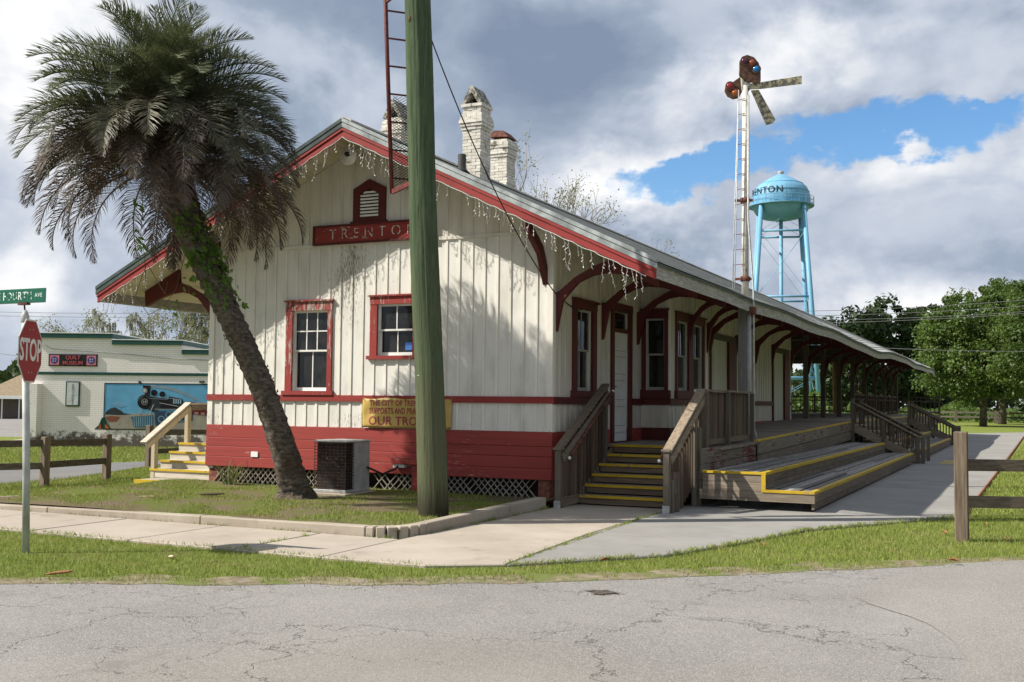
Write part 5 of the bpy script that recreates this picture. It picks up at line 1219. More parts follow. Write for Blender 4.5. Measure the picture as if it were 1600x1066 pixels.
MB().box(mu(290,0)[0],mu(415,0)[0],-.05,-.002,mu(0,585)[1],mu(0,360)[1]).build('frame', M['dgreen'], an); anp = MB().box(mu(301,0)[0],mu(404,0)[0],-.056,-.050,mu(0,572)[1],mu(0,370)[1]).build('panel', plain('pale_sign_panel',(.52,.53,.54),.6), an)
for i,ch in enumerate('ANTIQUES'):
    me = text_mesh(ch,.10,M['black'],.002,0); u,v = mu(354,392+i*23.5); me.transform(Matrix(((1,0,0,u),(0,0,-1,-.060),(0,1,0,v),(0,0,0,1)))); letters(me,anp)
# a cable clipped along the brick
o = MB().tube([(.35,-.02,3.58),(.6,-.02,3.45),(2.6,-.02,3.34),(5,-.02,3.14),(7.5,-.02,3.05)],.012,5).build('wall_cable', M['greymetal'], mus)

# ---------------------------------------------------------------- far left: shop with brown roof, car
def gz(x): return -.075-.0095*max(0,-x-28)
sh = thing('roadside_shop','low shop with brown hipped roof and white fascia beyond the street','building',tuple(at(10,640,112)))
P_ = at(-30,640,112); P_.z = gz(P_.x); s_ = 112/FPX
def shp(u,t,z): return P_+RV*u+CF*t+Vector((0,0,z))
m = MB(); ws = [(0,0),(5.6,0),(5.6,8),(0,8)]; m.prism(ws, lambda u,v: tuple(shp(u,v+1.2,0)), lambda u,v: tuple(shp(u,v+1.2,2.3))); m.build('wall', plain('dim_shop_wall',(.10,.085,.075),.9), sh)
m = MB(); m.prism([(-.6,0),(6.3,0),(6.3,9),(-.6,9)], lambda u,v: tuple(shp(u,v,2.15)), lambda u,v: tuple(shp(u,v,2.5))); m.build('fascia', M['whitepaint'], sh)
m = MB(); m.add([shp(-.6,0,2.5),shp(6.3,0,2.5),shp(6.3,9,2.5),shp(-.6,9,2.5),shp(3.2,4,5.0),shp(5.0,4,5.0)],[(0,1,5,4),(1,2,5),(2,3,4,5),(3,0,4)]); m.build('roof', plain('brown_shingle_roof',(.24,.185,.12),.9,var=.2), sh)
for uu in (.2,2.0,3.8,5.6): m = MB(); m.tube([shp(uu,.4,-.3),shp(uu,.4,2.2)],.07,6); m.build('canopy_post', M['whitepaint'], sh)
def build_car():
    P = at(15,640,150); P.z = gz(P.x)+.04; car = rot_thing('parked_car','small silver car driving towards us far down the left street','car',P,ANG)
    body = MB(); pr_ = [(-.88,.28),(.88,.28),(.90,.62),(.84,.86),(.66,.95),(.56,1.42),(-.56,1.42),(-.66,.95),(-.84,.86),(-.90,.62)]
    body.prism(pr_, lambda u,v:(u,0,v), lambda u,v:(u*.97,4.1,v)); o = body.build('body', MT('silver_car_paint').set((.52,.53,.54),.3,.5,.3), car, bevel=.05)
    MB().add([(-.60,-.012,.97),(.60,-.012,.97),(.52,-.012,1.36),(-.52,-.012,1.36)],[(0,1,2,3)]).build('windscreen', M['black'], car)
    for x in (-.74,.74):
        m = MB(); m.tube([(x-.1,.5,.3),(x+.1,.5,.3)],.31,14); m.build('wheel', M['black'], car); m = MB(); m.tube([(x-.1,3.4,.3),(x+.1,3.4,.3)],.31,14); m.build('wheel', M['black'], car)
        MB().box(x-.14,x+.14,-.03,.0,.60,.74).build('headlight', M['whitepaint'], car)
    MB().box(-.5,.5,-.03,.0,.38,.56).build('grille', M['black'], car)
build_car()

# ---------------------------------------------------------------- water tower
def water_tower():
    D = 136; s_ = D/FPX; C0 = at(1221.5,640,D); C0.z = -.06; z = lambda y: 31.42-(y-264)*s_
    wt = thing('water_tower','pale blue elevated water tank on four legs lettered in black','water tower',tuple(C0))
    m_ = MT('pale_blue_tank_paint'); n = m_.noise(.6,6,.65,(1,1,.35)); n2 = m_.noise(2,6,.7,off=4); c = m_.mix(m_.step(n,.35,.75),(.165,.375,.55),(.125,.30,.46)); c = m_.mix(m_.step(n2,.62,.72,0,.6),c,(.13,.12,.10)); c = m_.mix(m_.step(m_.noise(1.6,6,.7,(2.2,2.2,.16),12),.56,.7,0,.45),c,(.10,.20,.26)); tb = m_.set(c,.5,.3)
    c0 = (C0.x,C0.y,0)
    m = MB(); m.lathe([(.01,z(268)),(.5,z(269)),(1.6,z(276)),(2.75,z(285)),(3.25,z(291)),(3.50,z(298)),(3.60,z(306)),(3.62,z(318)),(3.5,z(324)),(3.1,z(332)),(2.3,z(338.5)),(1.2,z(341.5)),(.01,z(342.5))],c0,40); tank = m.build('tank', tb, wt, True)
    for yy,r in ((285,2.77),(298,3.52)): m = MB(); m.lathe([(r-.02,z(yy)-.03),(r+.03,z(yy)-.03),(r+.03,z(yy)+.03),(r-.02,z(yy)+.03)],c0,40); m.build('weld_band', tb, tank)
    for i in range(9):
        a = .2+2*math.pi*i/9; prof_ = [(1.6,276),(2.75,285),(3.25,291),(3.50,298),(3.60,306),(3.62,318)]; m = MB(); m.tube([(C0.x+(r+.012)*math.cos(a),C0.y+(r+.012)*math.sin(a),z(yy)) for r,yy in prof_],.012,4); m.build('weld_seam', tb, tank)
    m = MB(); m.lathe([(.01,z(263)),(.35,z(263.5)),(.42,z(265)),(.3,z(269))],c0,14); m.build('vent_cap', M['greymetal'], wt, True)
    m = MB(); m.lathe([(3.55,z(320.5)),(4.12,z(320.5)),(4.12,z(318.5)),(3.55,z(318.5))],c0,40); balc = m.build('balcony', tb, wt)
    for yy in (307,312.5): m = MB(); ring = [(C0.x+4.08*math.cos(a),C0.y+4.08*math.sin(a),z(yy)) for a in np.linspace(0,2*math.pi,41)]; m.tube(ring,.03,4); m.build('balcony_rail', tb, balc)
    for i in range(24): a = 2*math.pi*i/24; m = MB(); m.tube([(C0.x+4.08*math.cos(a),C0.y+4.08*math.sin(a),z(319)),(C0.x+4.08*math.cos(a),C0.y+4.08*math.sin(a),z(307))],.025,4); m.build('balcony_post', tb, balc)
    base_ang = math.atan2(RV.y,RV.x); legs = []
    for k_,a in enumerate((35,125,215,305)):
        a_ = base_ang+R(a); d = Vector((math.cos(a_),math.sin(a_),0)); p0 = Vector((C0.x,C0.y,0)); top = p0+d*3.62+Vector((0,0,z(318))); bot = p0+d*6.1+Vector((0,0,-.2)); legs.append((bot,top))
        m = MB(); m.tube([bot,top],.29,14); m.build('leg', tb, wt, True)
    m = MB(); m.tube([(C0.x,C0.y,-.2),(C0.x,C0.y,z(340))],.24,12); m.build('riser_pipe', tb, wt, True)
    def lp(k_,zz): b,t = legs[k_%4]; return b.lerp(t,(zz-b.z)/(t.z-b.z))
    levels = (z(363),z(466),5.0)
    for zz in levels:
        for k_ in range(4): m = MB(); m.tube([lp(k_,zz),lp(k_+1,zz)],.14,8); m.build('strut', tb, wt, True)
    lv = [z(322)]+list(levels)+[.3]
    for a,b in zip(lv,lv[1:]):
        for k_ in range(4):
            for (u_,v_) in ((a,b),(b,a)): m = MB(); m.tube([lp(k_,u_),lp(k_+1,v_)],.022,4); m.build('tie_rod', tb, wt)
    for k_ in range(0): pass
    # catwalk to the riser just under the bowl
    m = MB(); m.tube([lp(3,z(363)),Vector((C0.x,C0.y,z(357)))],.10,6); m.build('catwalk', tb, wt)
    me = text_mesh('TRENTON',1.22,M['black'],.01,.008,1.15,.95); Rr = 3.575; a0 = base_ang-math.pi/2-R(57)
    for v in me.vertices:
        th = a0+v.co.x/Rr; v.co = (C0.x+(Rr+v.co.z)*math.cos(th), C0.y+(Rr+v.co.z)*math.sin(th), z(300)-.45+v.co.y+.45)
    letters(me, tank)
water_tower()

# ---------------------------------------------------------------- overhead wires and distant pole
def wire(a, b, sagv, r, label, group): 
    o = MB().tube(catenary(a,b,sagv,20),r,4).build('power_line', M['wirel'], None); tag(o,label,'power line',group)
M['wirel'] = plain('pale_power_line',(.16,.16,.155),.5)
for i,(ya,yb,nm) in enumerate(((485,466,'topmost of the four close power lines above the far trees'),(492,476,'second power line from the top above the far trees'),(498,486,'third power line from the top above the far trees'),(503,488,'lowest of the four close power lines above the far trees'))):
    wire(at(1150,ya+2,72),at(1760,yb-12,66),.35,.016,nm,'power lines at the right')
wire(at(1250,536,62),at(1760,547,62),.25,.016,'single lower power line crossing in front of the maple trees','power lines at the right')
for i,(y0,nm) in enumerate(((484,'upper of the two thin wires behind the stop sign'),(490,'lower of the two thin wires behind the stop sign'))):
    wire(at(-120,y0,60),at(420,y0+3,58),.15,.012,nm,'wires at the left')
wire(at(-60,535,50),at(60,556,48),.2,.014,'short dark wire left of the stop sign','wires at the left')
fp = thing('distant_pole','yellowish timber pole seen through the open shed','pole',tuple(at(1307,640,66)))
P_ = at(1307,640,66); m = MB(); m.tube([(P_.x,P_.y,-.2),(P_.x,P_.y,5)],.22,12); m.build('shaft', plain('sunlit_pole_wood',(.36,.25,.10),.8), fp, True)
pb_ = thing('pump_house','low orange brick pump house with white door beyond the shed','building',tuple(at(1262,640,100)))
P_ = at(1240,640,100); P_.z = -.06
def pbp(u,t,z): return P_+RV*u+CF*t+Vector((0,0,z))
m = MB(); m.prism([(0,0),(3.2,0),(3.2,3),(0,3)], lambda u,v: tuple(pbp(u,v,0)), lambda u,v: tuple(pbp(u,v,1.5))); m.build('wall', plain('orange_brick',(.34,.10,.05),.9,var=.3), pb_)
m = MB(); m.prism([(-.2,-.2),(3.4,-.2),(3.4,3.2),(-.2,3.2)], lambda u,v: tuple(pbp(u,v,1.5)), lambda u,v: tuple(pbp(u,v,1.65))); m.build('roof', M['greymetal'], pb_)
m = MB(); m.prism([(1.9,-.02),(2.5,-.02),(2.5,.0),(1.9,.0)], lambda u,v: tuple(pbp(u,v,0)), lambda u,v: tuple(pbp(u,v,1.4))); m.build('door', M['whitepaint'], pb_)

# ---------------------------------------------------------------- palm
def leafmat(name, a, b, trans=.35, rough=.55, spec=.3, sc=3.0):
    m = MT(name); n = m.noise(sc,4,.6); n2 = m.noise(sc*9,2,.5,off=5); c = m.mix(m.step(n,.3,.7),a,b); c = m.mix(m.step(n2,.3,.75,0,.6),c,tuple(v*.55 for v in a)); c = m.vary(c,.12)
    m.set(c,rough,spec)
    if trans:
        t = m.N.new('ShaderNodeBsdfTranslucent'); m.L.new(m.hsv(c,.48,1.1,1.5),t.inputs[0]); mx = m.N.new('ShaderNodeMixShader'); mx.inputs[0].default_value = trans
        m.L.new(m.b.outputs[0],mx.inputs[1]); m.L.new(t.outputs[0],mx.inputs[2]); m.L.new(mx.outputs[0],m.N['Material Output'].inputs['Surface'])
    return m.m
M['frond'] = leafmat('green_palm_frond',(.078,.10,.046),(.155,.175,.095),.18,.5,.32); M['frond_mid'] = leafmat('olive_palm_frond',(.072,.072,.04),(.135,.12,.075),.14,.55,.3); M['frond_old'] = leafmat('dry_palm_frond',(.075,.056,.042),(.15,.115,.085),.1,.65,.25)
def ray_y(px,py,Y):
    d = CF+CR*((px-800)/FPX)-CU*((py-533)/FPX); return Vector(CAM)+d*((Y-CAM[1])/d.y)
def frond_mesh(L_, droop, seed, mat, nl=52, ll=.46, curl=.9, power=1.25):
    """feather frond in its own XZ plane: leaves the crown along +X rising to +Z, then arches over"""
    q = random.Random(seed); m = MB(); n = 22; pts = []; p = Vector((0,0,0)); ang = 0.0
    for i in range(n+1):
        pts.append(p.copy()); t = i/n; ang = -droop*(t**power); p = p+Vector((math.cos(ang),q.uniform(-.004,.004),math.sin(ang)))*L_/n
    m.tube(pts,[.020*(1-.85*i/n)+.003 for i in range(n+1)],4,False)
    for i in range(nl):
        t = .16+.84*(i+.5)/nl; k_ = t*n; a = int(min(k_,n-1)); f = k_-a; P = pts[a].lerp(pts[a+1],f); T = (pts[a+1]-pts[a]).normalized(); up = Vector((0,1,0)).cross(T)*-1
        up = T.cross(Vector((0,1,0))).normalized(); up = up if up.z*math.cos(ang) >= -1 else -up
        l = ll*(math.sin(math.pi*min(1,t*.86+.14))**.55)*(.75+.3*q.random())
        for s_ in (1,-1):
            side = Vector((0,s_,0)); d = (T*(.50+.55*t)+side*(1.0-.25*t)+up*(.55-.30*t)+Vector((q.uniform(-.22,.22),q.uniform(-.22,.22),q.uniform(-.22,.22)))).normalized()
            w = T.cross(d).normalized()*.0105*(1.1-.3*t); a0 = P; mid = P+d*l*.5; d2 = (d+Vector((0,0,-1))*curl*.42).normalized(); tip = mid+d2*l*.5
            w = (T-d*T.dot(d)).normalized()*.0072
            m.add([a0-w*.6,a0+w*.6,mid+w,mid-w,tip],[(0,1,2,3),(3,2,4)])
    return m.mesh('frond', mat)
palm = thing('palm_tree','leaning shaggy feather palm with drooping grey fronds in front of the station','palm tree',(-3.6,-2.2,.08))
trunk_px = [(462,782),(458,760),(447,715),(430,660),(408,600),(383,545),(357,490),(334,440),(314,395),(295,350),(279,310),(266,272),(257,240),(252,212)]
tp = [ray_y(px,py,-2.2-1.55*(775-py)/565) for px,py in trunk_px]
tr_r = [.30,.235,.205,.195,.195,.195,.20,.21,.225,.25,.25,.24,.22,.17]
def trunk():
    m = MB(); P = []; Rr = []
    for i in range(len(tp)-1):
        for k_ in range(12):
            f = k_/12; P.append(tp[i].lerp(tp[i+1],f)); Rr.append(tr_r[i]+(tr_r[i+1]-tr_r[i])*f)
    P.append(tp[-1]); Rr.append(tr_r[-1]); n = 26; q = random.Random(4); k0 = 0; ref = Vector((1,0,0))
    for i,p in enumerate(P):
        t = (P[min(i+1,len(P)-1)]-P[max(i-1,0)]).normalized(); a = (ref-t*ref.dot(t)).normalized(); b = t.cross(a)
        for j in range(n):
            th = 2*math.pi*j/n; ring = .010*(1 if (i+int(1.3*math.sin(th*3+i*.21)*1.2))%3 == 0 else -.4)
            rr_ = Rr[i]*(1+.05*math.sin(th*2+i*.05)+.04*math.sin(th*5-i*.11))+ring+q.uniform(-.012,.012)
            m.v.append(tuple(p+(a*math.cos(th)+b*math.sin(th))*rr_))
    for i in range(len(P)-1):
        for j in range(n): j2 = (j+1)%n; m.f.append((i*n+j,i*n+j2,(i+1)*n+j2,(i+1)*n+j))
    m_ = MT('ringed_palm_bark'); nz = m_.noise(3.2,7,.7,(3,3,7)); n2 = m_.noise(1.1,4,.6,off=3); n3 = m_.noise(9,5,.7,off=7)
    c = m_.mix(m_.step(nz,.35,.65),(.055,.045,.036),(.16,.135,.11)); c = m_.mix(m_.step(n2,.5,.72,0,.7),c,(.075,.045,.030)); c = m_.mix(m_.step(n3,.62,.7,0,.55),c,(.27,.265,.235))
    m.build('trunk', m_.set(c,.95,.1,bump=nz,bstr=.9,bdist=.03), palm, True)
    # old leaf bases: overlapping stubs, dense near the crown
    b_ = MB(); q = random.Random(8); L_ = len(P)
    for i in range(40,L_-2):
        dens = .35 if i < 100 else 1.0
        for k_ in range(4):
            if q.random() > dens: continue
            th = q.uniform(0,2*math.pi); t = (P[i+1]-P[i-1]).normalized(); a = (ref-t*ref.dot(t)).normalized(); b = t.cross(a); o = a*math.cos(th)+b*math.sin(th); s_ = t.cross(o)
            w = q.uniform(.02,.045); h = q.uniform(.05,.11)*(1.2 if i > 110 else .6); c0 = P[i]+o*(Rr[i]*.97); c1 = c0+t*h+o*(.025+.05*q.random()*(i > 105))
            b_.add([c0-s_*w,c0+s_*w,c0+o*.03,c1-s_*w*.5,c1+s_*w*.5],[(0,1,2),(0,3,4,1),(1,4,2),(0,2,3),(2,4,3)])
    o = b_.build('leaf_bases', plain('dry_leaf_base',(.12,.088,.06),.95,var=.45,scale=14), palm); o['kind'] = 'stuff'
    # root mound at the foot
    rm = MB(); c = tp[0]; rm.lathe([(.42,-.06),(.36,.03),(.30,.10),(.24,.22)],(c.x,c.y,.06),18)
    for i,v in enumerate(rm.v): rm.v[i] = (v[0]+q.uniform(-.03,.03),v[1]+q.uniform(-.03,.03),v[2]+q.uniform(-.015,.015))
    rm.build('root_mound', plain('fibrous_root_mound',(.075,.058,.042),.98,var=.5,scale=10), palm)
trunk()
axis = (tp[-1]-tp[-3]).normalized(); crown0 = tp[-1]+axis*.05
q = random.Random(17); NF = 185; variants = {}
for i in range(NF):
    t = i/(NF-1); az = i*2.39996+q.uniform(-.25,.25)
    el = 88-t*94+q.uniform(-13,13)                      # young fronds upright, old ones hang
    if t < .12: L_, dr_, mt, nl = 2.05, .8, 'frond', 72
    elif t < .50: L_, dr_, mt, nl = 2.3, 1.7, 'frond', 84
    elif t < .74: L_, dr_, mt, nl = 2.5, 2.0, 'frond_mid', 84
    else: L_, dr_, mt, nl = 2.5, 1.75, 'frond_old', 76
    key = (mt,i%4,round(dr_,2))
    if key not in variants: variants[key] = frond_mesh(L_,dr_,i*7+3,M[mt],nl,.64 if mt != 'frond_old' else .52,.8 if mt != 'frond_old' else 1.5, 1.25 if t < .5 else 1.7)
    o = link('frond', variants[key], palm); s_ = q.uniform(.86,1.08)
    dv = Vector((math.cos(az)*math.cos(R(el)),math.sin(az)*math.cos(R(el)),math.sin(R(el))))
    # frame: x along the leaving direction, arch stays in the vertical plane
    hx = Vector((math.cos(az),math.sin(az),0)); yv_ = Vector((0,0,1)).cross(hx); zv = dv.cross(yv_)
    Mx = Matrix((dv,yv_,zv)).transposed(); o.rotation_euler = (Mx @ Matrix.Rotation(q.uniform(-.35,.35),3,'X')).to_euler(); o.location = crown0+dv*.06-axis*(t*.55); o.scale = (s_,s_,s_)
# dead fronds hanging straight down the trunk
for i in range(6):
    az = q.uniform(.3,3.0); key = ('dead',i%3)
    if key not in variants: variants[key] = frond_mesh(1.55,.5,i*5+90,M['frond_old'],40,.30,2.2)
    o = link('frond', variants[key], palm); dv = Vector((math.cos(az)*.5,math.sin(az)*.5,-.86)).normalized(); hx = Vector((math.cos(az),math.sin(az),0)); yv_ = Vector((0,0,1)).cross(hx); zv = dv.cross(yv_); o.rotation_euler = Matrix((dv,yv_,zv)).transposed().to_euler(); o.location = crown0-axis*.55+hx*.15

# creeper on the trunk
M['vine'] = leafmat('bright_creeper_leaf',(.09,.18,.03),(.16,.28,.05),.35,.5,.3,6); vine = thing('creeper','bright green creeper climbing the upper palm trunk','vine',tuple(tp[8]))
vm_ = MB(); sm_ = MB(); vq = random.Random(31)
def vleaf(P, s_):
    a = Vector((vq.gauss(0,1),vq.gauss(0,1),vq.gauss(0,1))).normalized(); b = a.orthogonal().normalized(); c = a.cross(b); st_ = 1.0
    for k_ in range(3):
        an_ = (k_-1)*.9; d = b*math.cos(an_)+c*math.sin(an_); e = a.cross(d); vm_.add([P,P+d*s_*.5+e*s_*.28,P+d*s_-Vector((0,0,.2*s_)),P+d*s_*.5-e*s_*.28],[(0,1,2,3)])
for i in range(300):
    f = min(.999,abs(vq.gauss(.5,.22))); k_ = 6.2+f*3.4; a = int(min(k_,12)); P = tp[a].lerp(tp[a+1],k_-a); r_ = tr_r[a]+.03; th = vq.uniform(-2.6,1.0); o_ = RV*math.cos(th)+OUT*(-math.sin(th))
    vleaf(P+o_*r_+Vector((0,0,vq.uniform(-.06,.06)))+OUT*vq.uniform(0,.10)+RV*vq.uniform(-.03,.10),vq.uniform(.05,.10))
for px,py,n_ in ((222,185,26),(180,245,22),(165,235,14),(215,330,16),(222,375,14),(214,395,8),(297,440,10),(268,480,6)):
    for i in range(n_): vleaf(ray_y(px+vq.gauss(0,8),py+vq.gauss(0,10),-3.4+vq.uniform(-.2,.2)),vq.uniform(.05,.09))
for strand in ([(222,300),(223,330),(220,365),(226,400),(228,440)],[(262,440),(258,460),(230,480),(222,500),(212,530),(232,560),(255,548),(275,520),(288,470)],[(228,380),(236,400),(250,385),(262,392)]):
    sm_.tube([ray_y(px,py if py < 470 else py-68,-3.2) for px,py in strand],.007,4)
vm_.build('leaves', M['vine'], vine)['kind'] = 'stuff'; sm_.build('stem', plain('brown_vine_stem',(.10,.07,.045),.9), vine)

# ---------------------------------------------------------------- broadleaf and bare trees
def leafy_tree(name,label,cat,base,h,crown,n_cl,per,leaf,mat,seed,trunk_r=.25,bark=None,clr=.95,group=None):
    """crown: list of (center offset xyz, radii xyz) ellipsoids filled with leaf clumps"""
    q = np.random.default_rng(seed); t = thing(name,label,cat,tuple(base),group); B = Vector(base); bk = MB(); cl = []
    for (c,rd_) in crown:
        c = np.array(c); rd_ = np.array(rd_)
        k_ = max(4,int(n_cl*np.prod(rd_)**.67/sum(np.prod(np.array(r2))**.67 for _,r2 in crown)))
        d = q.normal(size=(k_,3)); d /= np.linalg.norm(d,axis=1)[:,None]; r_ = q.uniform(.25,1,size=(k_,1))**.38*q.uniform(.86,1.1,size=(k_,1)); cl.append(c+d*r_*rd_)
    cl = np.concatenate(cl); N_ = len(cl)*per; cc = np.repeat(cl,per,axis=0); sz = np.repeat(q.uniform(.45,1.5,len(cl)),per)[:,None]
    off = q.normal(size=(N_,3)); off /= np.linalg.norm(off,axis=1)[:,None]; off *= (q.uniform(0,1,(N_,1))**.5)*sz*clr*np.array([1,1,.72]); pos = cc+off+np.array(base)
    nrm = off*.5+q.normal(size=(N_,3))*.6+np.array([0,0,.45]); nrm /= np.linalg.norm(nrm,axis=1)[:,None]; a = np.cross(nrm,q.normal(size=(N_,3))); a /= np.linalg.norm(a,axis=1)[:,None]; b = np.cross(nrm,a)
    s_ = leaf*q.uniform(.6,1.3,(N_,1)); V = np.stack([pos-a*s_,pos-b*s_*.62,pos+a*s_,pos+b*s_*.62],axis=1).reshape(-1,3)
    me = bpy.data.meshes.new('crown'); me.vertices.add(len(V)); me.vertices.foreach_set('co',V.ravel()); me.loops.add(len(V)); me.loops.foreach_set('vertex_index',np.arange(len(V))); me.polygons.add(N_); me.polygons.foreach_set('loop_start',np.arange(N_)*4); me.polygons.foreach_set('loop_total',np.full(N_,4)); me.update(); me.validate(); me.materials.append(mat)
    link('crown',me,t)
    top = B+Vector((0,0,h*.62)); bk.tube([B+Vector((0,0,-.2)),B+Vector((.05,0,h*.12)),B+Vector((0,.05,h*.35)),top],[trunk_r*1.25,trunk_r,trunk_r*.75,trunk_r*.35],9)
    idx = q.choice(len(cl),min(26,len(cl)),replace=False)
    for i in idx:
        e = B+Vector(cl[i]); f = q.uniform(.25,.8); s0 = B.lerp(top,f)+Vector((0,0,0)); mid = s0.lerp(e,.5)+Vector((0,0,-.06*h*q.uniform(0,1))); bk.tube([s0,mid,e],[trunk_r*.32,trunk_r*.2,.03],5,False)
    bk.build('trunk', bark or M['bark'], t, True); return t
M['bark'] = plain('grey_brown_bark',(.10,.082,.062),.95,var=.4,scale=5); M['palebark'] = plain('pale_grey_bark',(.20,.18,.15),.95,var=.35,scale=5)
M['maple'] = leafmat('maple_leaf',(.055,.10,.022),(.115,.175,.04),.32,.5,.3,.5); M['oak'] = leafmat('dark_oak_leaf',(.035,.062,.02),(.06,.092,.03),.2,.55,.25,.4); M['spring'] = leafmat('pale_spring_leaf',(.13,.16,.06),(.20,.21,.10),.35,.6,.2,1)
b1 = at(1536,668,95); b1.z = -.08; b2 = at(1566,664,108); b2.z = -.08; b3 = at(1640,672,84); b3.z = -.08
leafy_tree('maple_tree','large bright green maple standing alone on the lawn behind the shed','tree',b1,12.6,[((-.4,0,5.4),(5.6,5.0,3.7)),((.6,0,9.0),(4.5,4.2,3.4)),((-2.6,0,7.6),(3.0,3.0,2.7))],300,150,.145,M['maple'],3,.28,group='maples on the lawn')
leafy_tree('maple_tree','green maple just behind and right of the larger maple','tree',b2,13.5,[((1.0,0,6.8),(5.2,4.8,4.6)),((1.0,0,11.0),(4.0,4.0,3.4))],280,130,.16,M['maple'],5,.34,group='maples on the lawn')
leafy_tree('maple_tree','green maple cut by the right edge of the picture','tree',b3,11.5,[((.3,0,5.8),(4.3,4.2,3.8)),((.2,0,9.2),(3.4,3.4,3.0))],260,140,.135,M['maple'],6,.25,group='maples on the lawn')
for i,(px,ytop,r_,D,lab) in enumerate(((1338,486,3.9,140,'dark oak crown lowest and leftmost above the shed roof'),(1396,464,4.9,144,'tallest dark rounded oak above the far end of the shed'),(1452,474,3.6,150,'dark oak partly hidden behind the big maple'))):
    B = at(px,640,D); hz = 1.69+(634-ytop)/FPX*D; B.z = -.08
    leafy_tree('oak_tree',lab,'tree',B,hz,[((0,0,hz-r_*.85),(r_*1.05,r_,r_*.85)),((-.8,0,hz*.45),(r_*1.15,r_*1.1,hz*.36))],110,90,.34,M['oak'],20+i,.45,clr=1.25,group='dark oaks behind the shed')

def bare_tree(label, base, h, seed, spread=.5, leaves=True, moss=False, group=None, leafm=None, lean=(0,0), nleaf=2, start=.35):
    q = random.Random(seed); t = thing('bare_tree',label,'tree',tuple(base),group); bk = MB(); tips = []
    def grow(p,d,l,r_,lv):
        n = 3; pts = [p]; dd = d.copy()
        for i in range(n):
            dd = (dd+Vector((q.gauss(0,.13),q.gauss(0,.13),q.gauss(.03,.08)))).normalized(); pts.append(pts[-1]+dd*l/n)
        bk.tube(pts,[r_*(1-.45*i/n) for i in range(n+1)],6 if lv < 2 else (4 if lv < 4 else 3),False)
        if lv >= 6 or r_ < .006: tips.append(pts[-1]); tips.append(pts[-2]); return
        k_ = 3 if lv < 2 else (3 if q.random() < .55 else 2)
        for i in range(k_):
            f = q.uniform(.55,1) if i else 1.0; k2 = pts[min(n,int(f*n+.5))]; ax = dd.orthogonal().normalized(); ax.rotate(Matrix.Rotation(q.uniform(0,6.28),3,dd)); nd = (dd+ax*q.uniform(.35,.95)*spread*1.6+Vector((0,0,.12))).normalized(); grow(k2,nd,l*q.uniform(.62,.82),r_*(.62 if i else .7),lv+1)
    B = Vector(base); grow(B-Vector((0,0,.2)),Vector((lean[0],lean[1],1)).normalized(),h*start,h*.013,0)
    bk.build('trunk', M['palebark'] if not moss else M['bark'], t)
    if leaves:
        lm = MB()
        for p in tips:
            for i in range(nleaf):
                P = p+Vector((q.gauss(0,.16),q.gauss(0,.16),q.gauss(0,.16))); a = Vector((q.gauss(0,1),q.gauss(0,1),q.gauss(0,1))).normalized()*q.uniform(.03,.075); b = a.orthogonal().normalized()*a.length*.6; lm.add([P-a,P-b,P+a,P+b],[(0,1,2,3)])
        lm.build('crown', leafm or M['spring'], t)
    if moss:
        mm_ = MB()
        for p in tips:
            if q.random() < .5: continue
            L_ = q.uniform(.3,1.2); P = p.copy()
            for k_ in range(4):
                o = Vector((q.gauss(0,.07),q.gauss(0,.07),0)); mm_.add([P+o-Vector((.05,.03,0)),P+o+Vector((.05,-.03,0)),P+o+Vector((.02,.02,-L_*q.uniform(.5,1)))],[(0,1,2)])
        mm_.build('crown', plain('grey_hanging_moss',(.17,.18,.135),.95,var=.3), t)
    return t
for (px,D,h,sd_,lean,lab) in ((728,52,12.2,41,(.05,0),'leafless twiggy tree just left of the tall chimney'),(832,55,12.8,44,(.0,.0),'twiggy budding tree directly behind the rear chimney'),(905,58,12.8,47,(.06,0),'twiggy budding tree right of the chimneys above the roof'),(1175,110,9.4,52,(0,0),'faint bare treetop just above the roof by the signal mast')):
    B = at(px,640,D); B.z = -.08; bare_tree(lab,B,h,sd_,.52,True,False,'budding trees behind the roof',lean=lean,start=.36)
B = at(285,640,62); B.z = -.4; bare_tree('mossy grey oak behind the stepped parapet beside the eave',B,9.6,61,.6,True,True,'trees behind the brick building',nleaf=3)
B = at(330,640,66); B.z = -.4; bare_tree('second mossy oak behind the brick building nearest the station wall',B,9.8,63,.6,True,True,'trees behind the brick building',nleaf=3)
B = at(235,640,60); B.z = -.4; bare_tree('pale budding tree low behind the middle parapet step',B,7.0,64,.6,True,False,'trees behind the brick building',nleaf=4)
B = at(126,640,70); B.z = -.5; bare_tree('small budding treetop above the left parapet step',B,7.0,66,.55,True,False,'trees behind the brick building',nleaf=4)

# oaks across the path, the ones mirrored in the bay windows; they stand right of the picture
for i,(x,y,h,lab) in enumerate(((19,3,11,'nearest broad oak across the path right of the picture'),(21,14,12,'second broad oak across the path right of the picture'),(19,26,11.5,'third broad oak across the path right of the picture'),(22,38,12,'farthest broad oak across the path right of the picture'))):
    leafy_tree('oak_tree',lab,'tree',Vector((x,y,-.08)),h,[((0,0,h*.62),(5.6,5.6,h*.34)),((0,0,h*.40),(6.2,6.0,h*.24))],110,80,.30,M['oak'],60+i,.4,clr=1.3,group='oaks across the path')

